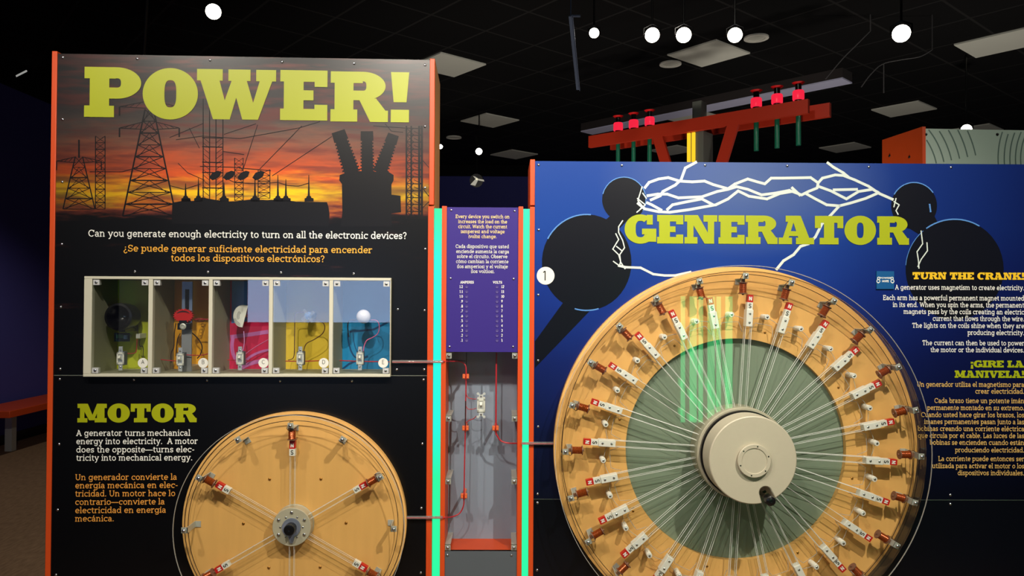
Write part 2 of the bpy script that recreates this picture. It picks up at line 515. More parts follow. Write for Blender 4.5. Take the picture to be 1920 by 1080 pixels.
def ramp(n, stops, interp='LINEAR'):
    q = n('ShaderNodeValToRGB'); e = q.color_ramp; e.interpolation = interp
    while len(e.elements) < len(stops): e.elements.new(.5)
    for el, (pos, c) in zip(e.elements, stops):
        el.position = pos; el.color = c
    return q

# ------------------------------------------------------------------ the room
CEIL_Z = 4.05
floor_m = mat('brown_carpet', rgb(120, 96, 74), .95, noise=.5, nscale=(60, 14, 60), bump=.6, spec=.1)
structure('floor', MB().box((-9, -6, -.1), (12, 15, 0)), floor_m)

def ceiling_material():
    m = mat('black_ceiling_tiles', rgb(9, 9, 10), .9, spec=.15)
    nt, n, link = nodes_of(m)
    tc = n('ShaderNodeTexCoord'); mp = n('ShaderNodeMapping')
    mp.inputs['Rotation'].default_value = (0, 0, R(-40)); mp.inputs['Scale'].default_value = (1 / .61,) * 3
    br = n('ShaderNodeTexBrick', offset=0.0, squash=1.0)
    br.inputs['Scale'].default_value = 1; br.inputs['Mortar Size'].default_value = .02
    br.inputs['Brick Width'].default_value = 1; br.inputs['Row Height'].default_value = 1
    br.inputs['Color1'].default_value = rgb(9, 9, 10); br.inputs['Color2'].default_value = rgb(11, 10, 11)
    br.inputs['Mortar'].default_value = rgb(32, 31, 31)
    link(tc.outputs['Object'], mp.inputs[0]); link(mp.outputs[0], br.inputs[0])
    link(br.outputs['Color'], nt.nodes['Principled BSDF'].inputs['Base Color'])
    return m
structure('ceiling', MB().box((-9, -6, CEIL_Z), (12, 15, CEIL_Z + .1)), ceiling_material())

def wall_material(name, low, zs):
    m = mat(name, low, .85, spec=.2)
    nt, n, link = nodes_of(m)
    tc = n('ShaderNodeTexCoord'); sp = n('ShaderNodeSeparateXYZ')
    cm = n('ShaderNodeMath', operation='GREATER_THAN'); cm.inputs[1].default_value = zs
    mx = n('ShaderNodeMix', data_type='RGBA')
    mx.inputs['A'].default_value = low; mx.inputs['B'].default_value = rgb(7, 7, 9)
    link(tc.outputs['Object'], sp.inputs[0]); link(sp.outputs['Z'], cm.inputs[0])
    link(cm.outputs[0], mx.inputs['Factor']); link(mx.outputs['Result'], nt.nodes['Principled BSDF'].inputs['Base Color'])
    return m
structure('wall_left', MB().box((-5.5, -6, 0), (-5.3, 15, CEIL_Z)), wall_material('dark_blue_wall_paint', rgb(74, 72, 144), 3.75))
structure('wall_back', MB().box((-9, 14, 0), (12, 14.2, CEIL_Z)), wall_material('navy_wall_paint', rgb(66, 70, 140), 3.84))
structure('baseboard_left', MB().box((-5.3, -6, 0), (-5.285, 14, .1)), DARK)

# ------------------------------------------------------------------ POWER kiosk
PZ1 = 2.4785; SEAM = 1.2495; PU0, PU1 = -1.434, -.0145
kiosk = thing('exhibit_kiosk', P, (-.72, .15, 0), 'tall black exhibit kiosk headed POWER with orange edges, left of the narrow purple column', 'exhibit')
CU0, CU1, CZ0, CZ1 = -1.3085, -.1562, 1.2465, 1.6262      # the display case outline

def sunset_material():
    m = mat('sunset_print', rgb(40, 38, 40), .33, spec=.42)
    nt, n, link = nodes_of(m); b = nt.nodes['Principled BSDF']
    tc = n('ShaderNodeTexCoord'); sp = n('ShaderNodeSeparateXYZ'); link(tc.outputs['Object'], sp.inputs[0])
    z0, z1 = P.p(450, 425).z, P.p(450, 107).z
    mr = n('ShaderNodeMapRange'); link(sp.outputs['Z'], mr.inputs[0])
    mr.inputs['From Min'].default_value = z0; mr.inputs['From Max'].default_value = z1
    mp = n('ShaderNodeMapping'); mp.inputs['Scale'].default_value = (2.2, 1, 13); mp.inputs['Rotation'].default_value = (0, R(4), 0)
    nz = n('ShaderNodeTexNoise'); nz.inputs['Scale'].default_value = 1.6; nz.inputs['Detail'].default_value = 7; nz.inputs['Roughness'].default_value = .62
    link(tc.outputs['Object'], mp.inputs[0]); link(mp.outputs[0], nz.inputs[0])
    ad = n('ShaderNodeMath', operation='MULTIPLY_ADD'); ad.inputs[1].default_value = .30
    link(nz.outputs['Fac'], ad.inputs[0])
    sb = n('ShaderNodeMath', operation='SUBTRACT'); sb.inputs[1].default_value = .15
    link(mr.outputs[0], sb.inputs[0]); link(sb.outputs[0], ad.inputs[2])
    rp = ramp(n, [(0, rgb(16, 16, 18)), (.05, rgb(30, 24, 24)), (.085, rgb(140, 62, 44)), (.13, rgb(206, 120, 34)), (.19, rgb(255, 205, 26)),
                  (.25, rgb(240, 150, 34)), (.32, rgb(214, 88, 38)), (.40, rgb(176, 82, 50)), (.5, rgb(126, 84, 68)), (.6, rgb(82, 72, 68)), (.72, rgb(54, 51, 53)), (1, rgb(34, 34, 37))])
    link(ad.outputs[0], rp.inputs[0])
    # cloud streaks
    mp2 = n('ShaderNodeMapping'); mp2.inputs['Scale'].default_value = (3, 1, 26); mp2.inputs['Location'].default_value = (3, 0, 5); mp2.inputs['Rotation'].default_value = (0, R(5), 0)
    n2 = n('ShaderNodeTexNoise'); n2.inputs['Scale'].default_value = 1.5; n2.inputs['Detail'].default_value = 6
    link(tc.outputs['Object'], mp2.inputs[0]); link(mp2.outputs[0], n2.inputs[0])
    r2 = ramp(n, [(.44, (0, 0, 0, 1)), (.62, (.72, .72, .72, 1))]); link(n2.outputs['Fac'], r2.inputs[0])
    mx = n('ShaderNodeMix', data_type='RGBA'); mx.inputs['B'].default_value = rgb(104, 52, 48)
    link(r2.outputs[0], mx.inputs['Factor']); link(rp.outputs[0], mx.inputs['A'])
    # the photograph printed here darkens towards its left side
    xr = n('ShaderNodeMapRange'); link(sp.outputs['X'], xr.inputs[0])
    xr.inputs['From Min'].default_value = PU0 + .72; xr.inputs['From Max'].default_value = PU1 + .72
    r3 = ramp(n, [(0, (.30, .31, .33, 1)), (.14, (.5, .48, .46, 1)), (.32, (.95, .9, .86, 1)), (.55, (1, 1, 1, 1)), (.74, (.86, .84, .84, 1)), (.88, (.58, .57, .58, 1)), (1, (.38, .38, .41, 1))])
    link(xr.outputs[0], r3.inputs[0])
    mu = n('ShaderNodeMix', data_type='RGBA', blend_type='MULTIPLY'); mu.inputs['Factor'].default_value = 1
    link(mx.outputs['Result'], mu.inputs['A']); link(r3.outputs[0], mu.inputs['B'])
    # plain black field below the picture
    lo = n('ShaderNodeMapRange'); link(ad.outputs[0], lo.inputs[0])
    lo.inputs['From Min'].default_value = .03; lo.inputs['From Max'].default_value = .10
    fin = n('ShaderNodeMix', data_type='RGBA'); fin.inputs['A'].default_value = rgb(4, 4, 6)
    link(lo.outputs[0], fin.inputs['Factor']); link(mu.outputs['Result'], fin.inputs['B'])
    link(fin.outputs['Result'], b.inputs['Base Color'])
    return m

up = MB()
up.box((PU0, 0, CZ1), (PU1, .018, PZ1)); up.box((PU0, 0, SEAM + .0015), (CU0, .018, CZ1)); up.box((CU1, 0, SEAM + .0015), (PU1, .018, CZ1))
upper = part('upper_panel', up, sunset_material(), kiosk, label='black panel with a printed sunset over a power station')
lower = part('lower_panel', MB().box((PU0, 0, .1), (PU1, .018, SEAM - .0015)), BLACKP, kiosk)
part('panel_seam', MB().box((PU0, .0025, SEAM - .0035), (PU1, .016, SEAM + .0035)), CASE, kiosk)
for a, b in ((PU0 - .02, PU0),):
    part('edge_board', MB().box((a, -.004, 0), (b, .3, 2.487)), ORANGE, kiosk, bevel=.002)
part('edge_board', MB().box((PU1, -.004, 1.912), (PU1 + .02, .02, 2.483)), ORANGE, kiosk, bevel=.002)
part('edge_board', MB().box((PU1 - .003, -.004, 0), (PU1 + .02, .02, 1.907)), ORANGE, kiosk, bevel=.002)
part('side_board', MB().box((PU1 + .002, .02, 0), (PU1 + .02, .34, 2.481)), PLY, kiosk, label='bare plywood side of the kiosk')
part('top_board', MB().box((PU0, .018, PZ1 - .03), (PU1, .34, PZ1 - .005)), BLACKP, kiosk)
part('back_board', MB().box((PU0, .325, 0), (PU1, .34, PZ1 - .03)), BLACKP, kiosk)
part('plinth', MB().box((PU0, .03, 0), (PU1, .325, .1)), BLACKP, kiosk)

# silhouettes of the printed picture
sil = MB(); sild = .0005
def sline(x1, y1, x2, y2, w):
    a, b = P.p(x1, y1, sild), P.p(x2, y2, sild); k = P.mpp(x1, y1) * w / 2
    t = (b - a).normalized(); nrm = Vector((-t.z, 0, t.x)) * k
    lift = Vector((0, -.000001 * (len(sil.f) % 300), 0))
    sil.add([q_ + lift for q_ in (a + nrm, a - nrm, b - nrm, b + nrm)], [(0, 1, 2, 3)])
def spoly(pts):
    sil.add([P.p(x, y, sild) for x, y in pts], [tuple(range(len(pts)))])
def tower(xc, yt, yb, wt, wb, levels, w=1.6, legs=2):
    for s in (-1, 1): sline(xc + s * wt, yt, xc + s * wb, yb, w * 1.5)
    for i in range(levels):
        t0, t1 = i / levels, (i + 1) / levels
        y0, y1 = yt + (yb - yt) * t0, yt + (yb - yt) * t1
        h0, h1 = wt + (wb - wt) * t0, wt + (wb - wt) * t1
        sline(xc - h1, y1, xc + h1, y1, w * (1.3 if i % 2 else .8))
        sline(xc - h0, y0, xc + h1, y1, w * .8); sline(xc + h0, y0, xc - h1, y1, w * .8)
        if h1 > 12:
            sline(xc, y0, xc - h1 * .8, y1, w * .7); sline(xc, y0, xc + h1 * .8, y1, w * .7)
def arm(xc, y, half, drop, w=1.4):
    for s in (-1, 1):
        sline(xc + s * 6, y - drop, xc + s * half, y, w); sline(xc + s * 6, y + 3, xc + s * half, y, w)
        for q in (.3, .5, .7):
            sline(xc + s * half * q, y - drop * (1 - q), xc + s * half * (q + .15), y + 1, w * .7)
        sline(xc + s * half, y, xc + s * half, y + 17, w * 2)
tower(280, 205, 405, 8, 50, 9, 1.9); arm(280, 200, 56, 10); arm(280, 240, 56, 13); sline(280, 175, 280, 205, 4)
tower(148, 294, 392, 7, 30, 5, 1.4); arm(148, 302, 42, 8, 1.1); sline(148, 262, 148, 296, 3)
tower(188, 255, 392, 9, 9, 11, 1.1)
for x in (381, 393, 405, 418): sline(x, 185, x, 378, 1.8)
for y in (258, 275, 304, 323, 352): sline(379, y, 419, y + 1, 2)
for i in range(12):
    sline(381, 258 + i * 10, 393, 268 + i * 10, .9); sline(405, 268 + i * 10, 418, 258 + i * 10, .9)
tower(448, 296, 376, 8, 8, 7, 1); tower(495, 318, 372, 11, 11, 5, 1)
sline(375, 312, 452, 314, 1.5); sline(418, 284, 458, 290, 1.3); sline(448, 315, 508, 320, 1.5)
for k, x in enumerate((402, 428, 455, 483)):
    spoly([(x - 10, 333), (x - 4, 324), (x + 6, 320), (x + 13, 322), (x + 10, 331), (x + 3, 336), (x - 4, 338)])
for pts in ([(168, 322), (230, 322), (250, 316)], [(334, 306), (352, 324), (384, 338)], [(418, 332), (440, 342), (470, 344), (490, 344), (521, 342)], [(521, 342), (540, 348), (560, 349), (580, 343)],
            [(318, 348), (345, 355), (376, 345)], [(330, 262), (380, 255), (450, 260), (560, 240), (600, 228)], [(455, 320), (483, 234)], [(487, 317), (566, 236)], [(510, 330), (622, 256)],
            [(318, 258), (380, 232)], [(420, 252), (480, 232)], [(355, 240), (374, 278)], [(700, 236), (760, 240)], [(722, 232), (734, 246), (756, 248)]):
    for (a, b), (c, d) in zip(pts, pts[1:]): sline(a, b, c, d, 1.2)
spoly([(322, 420), (323, 380), (340, 377), (342, 373), (356, 372), (358, 377), (375, 376), (378, 370), (400, 374), (425, 378), (445, 377), (470, 374), (500, 375), (530, 374), (555, 378), (613, 379), (616, 388), (618, 402), (616, 425)])
for x, h in ((348, 20), (372, 30), (420, 22), (478, 32), (521, 36), (536, 28), (579, 36)):
    spoly([(x - 8, 378), (x - 8, 372), (x - 5, 371), (x - 4, 368), (x - 2, 367), (x - .6, 378 - h - 14), (x + .6, 378 - h - 14), (x + 2, 367), (x + 4, 368), (x + 5, 371), (x + 9, 372), (x + 9, 378)])
spoly([(638, 425), (642, 400), (641, 345), (636, 338), (637, 328), (646, 325), (660, 320), (700, 322), (728, 322), (738, 328), (738, 338), (734, 346), (734, 365), (751, 367), (752, 398), (734, 400), (735, 425)])
for xt, yt, xb, yb, wt, wb in ((634, 246, 660, 324, 11, 15), (688, 246, 689, 324, 10, 12), (738, 252, 712, 324, 9, 14)):
    for i in range(26):
        a, b = i / 26, (i + 1) / 26
        w0 = (wt + (wb - wt) * a) * (1.15 if i < 6 else (1.12 if i % 2 else .92))
        sline(xt + (xb - xt) * a, yt + (yb - yt) * a, xt + (xb - xt) * b, yt + (yb - yt) * b, w0 * 2)
for x in (762, 771, 786, 791): sline(x, 236, x, 410, 3 if x < 775 else 4)
for i in range(13):
    y = 240 + i * 13
    sline(762, y, 791, y + 1, 1.6); sline(762, y, 776, y + 13, 1); sline(776, y, 762, y + 13, 1); sline(776, y + 6, 790, y + 13, 1)
sline(792, 352, 804, 368, 1.5); sline(792, 390, 804, 378, 1.2); sline(792, 300, 804, 314, 1.2)
part('printed_skyline', sil, mat('silhouette_ink', rgb(13, 12, 15), .33, spec=.42), upper, flat=True)

hd = MB()
for s, x0, x1, yb, cap in (('P', 157.5, 268, 219, 94), ('O', 267, 374.5, 222, 94), ('W', 368.5, 521, 223, 94), ('E', 525, 617.5, 225, 94), ('R', 619.5, 730.5, 227.5, 94), ('!', 732.5, 769.5, 229, 94)):
    write(hd, P, s, x0, x1, yb, cap, .0016, HEAVY, seg=64)
part('heading', hd, LIME, upper, flat=True, label='big lime slab letters reading POWER!')
q = MB(); write(q, P, 'Can you generate enough electricity to turn on all the electronic devices?', 165, 763, 443.6, 13)
part('question_in_english', q, WHITE, upper, flat=True)
q = MB()
write(q, P, '¿Se puede generar suficiente electricidad para encender', 231, 698, 471.5, 12.6)
write(q, P, 'todos los dispositivos electrónicos?', 320, 609, 489.8, 12.6)
part('question_in_spanish', q, GOLD, upper, flat=True)
q = MB(); write(q, P, 'MOTOR', 145, 370, 792, 35, .0016, HEAVY, seg=48)
part('heading', q, LIME, lower, flat=True, label='lime slab letters reading MOTOR')
q = MB()
for s, x1, y in (('A generator turns mechanical', 357, 817.6), ('energy into electricity.  A motor', 371, 833), ('does the opposite—turns elec-', 365, 848.6), ('tricity into mechanical energy.', 361, 864)):
    write(q, P, s, 142.5, x1, y, 11.4)
part('paragraph_in_english', q, WHITE, lower, flat=True)
q = MB()
for s, x1, y in (('Un generador convierte la', 332, 900.5), ('energía mecánica en elec-', 334, 915.8), ('tricidad. Un motor hace lo', 329, 931.2), ('contrario—convierte la', 309, 946.8), ('electricidad en energía', 311.5, 962.4), ('mecánica.', 214, 978)):
    write(q, P, s, 140.5, x1, y, 11.4)
part('paragraph_in_spanish', q, mat('orange_ink', rgb(222, 150, 62), .5), lower, flat=True)

def screws(fr, spots, parent, r=.0052, m=STEEL, d=0.0):
    for x, y in spots:
        c = fr.p(x, y, d)
        part('screw', MB().dome(c, (0, -1, 0), r, r * .75, 12), m, parent, pivot=c)
screws(P, [(118, 108), (257, 110), (394, 113), (529, 116), (664, 119), (797, 122), (118, 224), (117, 341), (116, 458), (114, 576), (113, 692), (797, 237), (797, 352), (797, 467),
           (796, 582), (795, 693), (253, 509), (390, 510), (527, 511), (663, 513), (746, 580), (744, 693)], upper)
screws(P, [(112, 711), (251, 712), (388, 713), (525, 714), (660, 714), (794, 712), (111, 833), (108, 956), (105, 1078), (792, 832), (790, 953), (789, 1074)], lower)

# ------------------------------------------------------------------ display case with five bays
case = thing('display_case', P, ((CU0 + CU1) / 2, 0, CZ0), 'long pale grey case of five windowed bays lettered A to E in the black kiosk', 'display case')
CD = .17
cells = [(172, 278), (286, 391), (398, 504), (511, 617), (624, 731)]
CX = [(P.p(a, 610, .028).x, P.p(b, 610, .028).x) for a, b in cells]
ZB, ZT = CZ0 + .0115, CZ1 - .0105
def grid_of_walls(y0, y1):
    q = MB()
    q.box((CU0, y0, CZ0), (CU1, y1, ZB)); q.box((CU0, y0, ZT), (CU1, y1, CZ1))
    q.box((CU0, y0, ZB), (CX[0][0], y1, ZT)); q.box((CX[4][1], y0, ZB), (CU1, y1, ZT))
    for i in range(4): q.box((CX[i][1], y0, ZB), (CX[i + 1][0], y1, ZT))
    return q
part('frame', grid_of_walls(-.03, -.008), CASE, case, bevel=.0015)
part('bay_walls', grid_of_walls(-.0079, CD), mat('case_paint_in_shade', rgb(146, 144, 120), .6, noise=.03), case, label='inner walls of the bays with shade put into their grey green')  # inner case walls, their shade put into a darker colour
bcols = [rgb(198, 206, 30), rgb(250, 176, 20), rgb(222, 24, 84), rgb(240, 204, 60), rgb(20, 140, 200)]
bnames = ['lime', 'orange', 'magenta', 'yellow', 'blue']
bays = []
for i, (a, b) in enumerate(CX):
    bb = part('back_board', MB().box((a, CD, ZB), (b, CD + .008, ZT)), mat('bay_board_' + bnames[i], bcols[i], .55), case, label=bnames[i] + ' back board of a bay')
    bays.append(bb)
    pn = part('window_pane', MB().box((a, -.026, ZB), (b, -.023, ZT)), PANE, case)
    for x in (a + .0145, b - .0145):
        for z in (ZB + .0125, ZT - .0125):
            bk = MB().box((x - .0115, -.0275, z - .010), (x + .0115, -.0262, z + .010)).box((x - .0115, -.0225, z - .010), (x + .0115, -.012, z + .010))
            bk = part('bracket', bk, mat('satin_steel', rgb(206, 206, 204), .5, .3), case)
            part('bolt', MB().dome(Vector((x, -.0275, z)), (0, -1, 0), .0056, .004, 12), STEEL, bk)
    c = P.p((268, 381, 494, 607, 718.5)[i], 680.5, .0265)
    bg = part('letter_badge', MB().lathe(c, (0, -1, 0), [(0, 0), (.0186, 0), (.0186, .0012), (0, .0012)], 40), NYLON, case, label='round white badge with the letter ' + 'ABCDE'[i])
    t = MB(); write_at(t, 'ABCDE'[i], c + Vector((0, -.0017, .004)), Vector((.0145 / 70, 0, 0)), Vector((0, 0, .0145 / 70)), SANS, 7)
    part('letter', t, INK, bg, flat=True)
# flat swirls on the magenta and blue boards, and a blue patch
sw = MB()
def swirl(mb, pts, w, d):
    for (x, y), (x2, y2) in zip(pts, pts[1:]):
        a, b = P.p(x, y, d), P.p(x2, y2, d); t = (b - a).normalized(); nn = Vector((-t.z, 0, t.x)) * w / 2
        mb.add([a + nn, a - nn, b - nn, b + nn], [(0, 1, 2, 3)])
def arcpts(cx, cy, rx, ry, a0, a1, n=14):
    return [(cx + rx * math.cos(R(a0 + (a1 - a0) * i / n)), cy - ry * math.sin(R(a0 + (a1 - a0) * i / n))) for i in range(n + 1)]
swirl(sw, [(432, 632), (470, 627), (503, 622)], .016, -CD + .0006)
swirl(sw, arcpts(455, 648, 20, 34, 150, 260), .014, -CD + .0008)
swirl(sw, arcpts(520, 700, 70, 45, 95, 165), .010, -CD + .0010)
swirl(sw, arcpts(505, 712, 66, 36, 92, 170), .016, -CD + .0012)
part('board_swirl', sw, mat('lilac_swirl', rgb(214, 120, 196), .5), bays[2], flat=True)
sw = MB(); sw.add([P.p(435, 527, -CD + .0006), P.p(434, 606, -CD + .0006), P.p(463, 603, -CD + .0006), P.p(464, 527, -CD + .0006)], [(0, 1, 2, 3)])
part('board_patch', sw, mat('sky_blue_patch', rgb(110, 160, 245), .5, noise=.5, nscale=(14, 14, 5)), bays[2], flat=True)
sw = MB()  # reflections in the pane, painted as teal swirls on the blue board
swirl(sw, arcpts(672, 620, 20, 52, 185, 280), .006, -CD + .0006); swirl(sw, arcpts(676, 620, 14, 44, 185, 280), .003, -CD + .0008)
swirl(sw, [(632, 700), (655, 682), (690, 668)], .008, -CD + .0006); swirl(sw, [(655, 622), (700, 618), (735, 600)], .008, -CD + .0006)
part('board_swirl', sw, mat('teal_reflection', rgb(8, 70, 120), .5), bays[4], flat=True)

# ------------------------------------------------------------------ narrow column with meters
UA, UB = -.2544, .0234
CZT = 1.9035; PZB = 1.3418; RZB = .573
column = thing('meter_column', G, ((UA + UB) / 2, .1, 0), 'narrow column with purple meter panel above a grey wiring recess, between the two green light strips', 'exhibit')
for a, b in ((UA - .019, UA), (UB, UB + .019)):
    part('edge_post', MB().box((a, -.006, 0), (b, .2, CZT + .004)), ORANGE, column, bevel=.002)
purp = part('meter_panel', MB().box((UA, 0, PZB), (UB, .016, CZT)), PURPLE, column, label='purple panel with the ampere and volt scales')
part('back_board', MB().box((UA, .15, RZB), (UB, .165, CZT)), GREY, column)
part('lower_panel', MB().box((UA, 0, .05), (UB, .016, RZB)), GREYD, column)
lowp = column.children[-1]
part('ledge', MB().box((UA, .001, RZB - .012), (UB, .15, RZB)), ORANGE, column)
part('plinth', MB().box((UA, .03, 0), (UB, .15, .05)), BLACKP, column)
part('cover_pane', MB().box((UA + .001, -.001, RZB + .002), (UB - .001, .002, PZB - .002)), ACR, column)
q = MB()
for s, x0, x1, y in (('Every device you switch on', 854, 955.5, 409), ('increases the load on the', 859, 951, 418.4), ('circuit. Watch the current', 859, 951, 427.8), ('(amperes) and voltage', 863.5, 946.5, 437), ('(volts) change.', 878, 931.5, 446.4)):
    write(q, G, s, x0, x1, y, 6.6, w=9, seg=14)
part('paragraph_in_english', q, CREAMI, purp, flat=True)
q = MB()
for s, x0, x1, y in (('Cada dispositivo que usted', 854, 954.5, 465), ('enciende aumenta la carga', 855, 954.5, 474.4), ('sobre el circuito. Observe', 856.6, 951.5, 483.8), ('cómo cambian la corriente', 854.7, 953.5, 493.2), ('(los amperios) y el voltaje', 856.6, 952.3, 502.6), ('(los voltios).', 882.6, 927.5, 511.9)):
    write(q, G, s, x0, x1, y, 6.6, w=9, seg=14)
part('paragraph_in_spanish', q, PALE, purp, flat=True)
q = MB()
write(q, G, 'AMPERES', 863, 888.5, 531.4, 4.6, w=13, seg=12); write(q, G, 'VOLTS', 924, 941.5, 531.6, 4.6, w=13, seg=12)
for k in range(12):
    y = 540 + k * 9.13
    s = ('%.1f' % (1.2 - .1 * k)).replace('0.', '.') if k > 2 else '%.1f' % (1.2 - .1 * k)
    write(q, G, s, 868 - (6.6 if k < 3 else 4.4), 868, y, 5.2, w=12, seg=12)
    s = str(12 - k); write(q, G, s, 939.6, 939.6 + 2.8 * len(s) + .3, y, 5.2, w=12, seg=12)
part('scale_numbers', q, WHITE, purp, flat=True)
for px in (875, 932):
    for k in range(12):
        c = G.p(px, 538 + k * 9.13, .0)
        part('indicator_lamp', MB().lathe(c, (0, -1, 0), [(0, .0005), (.0034, .0005), (.0052, .0022), (.0058, .0016), (.0058, 0)], 14), [mat('dim_indicator', rgb(92, 80, 140), .25)], purp)
screws(G, [(846, 394), (965, 396), (845, 522), (963, 523), (843, 650), (962, 650)], purp, .0046)
screws(G, [(839, 1041), (959, 1041)], lowp, .0046)
for px, py in ((837, 667), (965, 667), (838, 785), (963, 785), (836.5, 903), (963, 903), (836, 1027), (962, 1027)):
    c = G.p(px, py, .002); s = 1 if px < 900 else -1
    x = (UA + .011) if s > 0 else (UB - .011)
    c = Vector((x, -.0015, c.z))
    bk = MB().box((x - .0105, .0025, c.z - .0115), (x + .0105, .005, c.z + .0115)).box((x - .0105, .0025, c.z + .009), (x + .0105, .15, c.z + .0115))
    bk = part('bracket', bk, ALU, column)
    part('bolt', MB().dome(c, (0, -1, 0), .0062, .005, 14), STEEL, bk)

def strip_material(name, top, mid, low):
    m = mat(name, (0, 0, 0, 1), .5); nt, n, link = nodes_of(m); b = nt.nodes['Principled BSDF']
    tc = n('ShaderNodeTexCoord'); sp = n('ShaderNodeSeparateXYZ'); mr = n('ShaderNodeMapRange')
    mr.inputs['From Min'].default_value = 0; mr.inputs['From Max'].default_value = 1.9
    link(tc.outputs['Object'], sp.inputs[0]); link(sp.outputs['Z'], mr.inputs[0])
    rp = ramp(n, [(0, low), (.45, low), (.55, mid), (.9, mid), (1, top)]); link(mr.outputs[0], rp.inputs[0])
    link(rp.outputs[0], b.inputs['Emission Color']); b.inputs['Emission Strength'].default_value = 1.0
    return m
GL = strip_material('lit_strip_cyan', rgb(30, 250, 170), rgb(24, 252, 228), rgb(40, 255, 165))
GR = strip_material('lit_strip_green', rgb(40, 250, 200), rgb(44, 255, 190), rgb(40, 255, 170))
xl0 = G.p(813, 600).x
for nm, a, b, m, lb in (('light_strip', UA - .0195 - .0295, UA - .0195, GL, 'glowing cyan green light strip between the POWER kiosk and the purple column'),
                        ('light_strip', UB + .0195, .0675, GR, 'glowing green light strip between the purple column and the GENERATOR kiosk')):
    t = thing(nm, G, ((a + b) / 2, 0, 0), lb, 'light', 'green light strips')
    part('diffuser', MB().box((a, -.001, 0), (b, .02, 1.8985)), m, t)
    part('channel', MB().box((a, .0205, 0), (b, .06, 1.8985)), ALU, t)

# ------------------------------------------------------------------ GENERATOR kiosk
GU0, GU1, GZ1, GS = .087, 2.32, 2.0855, .7735
gk = thing('exhibit_kiosk', G, (1.2, .2, 0), 'wide blue exhibit kiosk headed GENERATOR with printed lightning, right of the purple column', 'exhibit')
def lightning_material():
    m = mat('blue_storm_print', rgb(20, 50, 140), .33, spec=.35)
    nt, n, link = nodes_of(m); b = nt.nodes['Principled BSDF']
    tc = n('ShaderNodeTexCoord'); sp = n('ShaderNodeSeparateXYZ'); link(tc.outputs['Object'], sp.inputs[0])
    nz = n('ShaderNodeTexNoise'); nz.inputs['Scale'].default_value = 2.2; nz.inputs['Detail'].default_value = 3
    link(tc.outputs['Object'], nz.inputs[0])
    mr = n('ShaderNodeMapRange'); link(sp.outputs['Z'], mr.inputs[0]); mr.inputs['From Min'].default_value = GS; mr.inputs['From Max'].default_value = GZ1
    ad = n('ShaderNodeMath', operation='MULTIPLY_ADD'); ad.inputs[1].default_value = .16
    sb = n('ShaderNodeMath', operation='SUBTRACT'); sb.inputs[1].default_value = .08
    link(mr.outputs[0], sb.inputs[0]); link(nz.outputs['Fac'], ad.inputs[0]); link(sb.outputs[0], ad.inputs[2])
    rp = ramp(n, [(0, rgb(6, 11, 30)), (.2, rgb(7, 16, 52)), (.42, rgb(10, 28, 92)), (.62, rgb(14, 44, 124)), (.8, rgb(18, 60, 140)), (1, rgb(18, 60, 138))])
    link(ad.outputs[0], rp.inputs[0])
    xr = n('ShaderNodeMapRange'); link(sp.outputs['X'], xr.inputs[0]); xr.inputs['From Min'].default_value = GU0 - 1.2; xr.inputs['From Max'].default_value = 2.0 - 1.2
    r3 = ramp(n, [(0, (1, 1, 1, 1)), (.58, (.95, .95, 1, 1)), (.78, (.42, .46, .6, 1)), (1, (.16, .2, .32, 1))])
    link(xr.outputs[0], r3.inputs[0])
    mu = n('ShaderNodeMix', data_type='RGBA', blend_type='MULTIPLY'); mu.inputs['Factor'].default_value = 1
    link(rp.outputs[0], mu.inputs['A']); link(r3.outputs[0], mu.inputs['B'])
    # printed storm glow behind the bolts, with lamp glare mixed into the colour
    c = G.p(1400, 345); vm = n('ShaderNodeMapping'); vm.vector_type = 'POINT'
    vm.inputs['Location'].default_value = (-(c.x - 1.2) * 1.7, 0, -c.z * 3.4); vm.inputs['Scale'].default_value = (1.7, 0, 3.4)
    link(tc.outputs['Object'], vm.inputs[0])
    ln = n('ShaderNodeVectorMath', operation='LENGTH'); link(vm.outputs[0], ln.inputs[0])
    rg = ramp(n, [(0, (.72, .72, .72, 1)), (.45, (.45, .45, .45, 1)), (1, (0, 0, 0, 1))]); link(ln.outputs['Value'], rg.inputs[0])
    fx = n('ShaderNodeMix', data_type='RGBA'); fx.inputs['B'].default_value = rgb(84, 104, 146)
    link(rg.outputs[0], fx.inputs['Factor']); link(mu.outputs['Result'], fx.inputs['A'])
    link(fx.outputs['Result'], b.inputs['Base Color'])
    return m
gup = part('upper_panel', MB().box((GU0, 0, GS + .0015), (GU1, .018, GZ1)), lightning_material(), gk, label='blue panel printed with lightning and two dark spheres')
glow = part('lower_panel', MB().box((GU0, 0, .1), (GU1, .018, GS - .0015)), NAVYP, gk)
part('panel_seam', MB().box((GU0, .0025, GS - .003), (GU1, .016, GS + .003)), CASE, gk)
part('edge_board', MB().box((GU0 - .019, -.004, 1.912), (GU0, .24, GZ1 + .006)), ORANGE, gk, bevel=.002)
part('edge_board', MB().box((GU0 - .019, -.004, 0), (GU0, .24, 1.907)), ORANGE, gk, bevel=.002)
part('edge_board', MB().box((GU1, -.004, 0), (GU1 + .019, .4, GZ1 + .006)), ORANGE, gk, bevel=.002)
part('top_board', MB().box((GU0, .018, GZ1 - .03), (GU1, .4, GZ1 - .004)), BLACKP, gk)
part('back_board', MB().box((GU0, .385, 0), (GU1, .4, GZ1 - .03)), BLACKP, gk)
part('plinth', MB().box((GU0, .03, 0), (GU1, .385, .1)), BLACKP, gk)

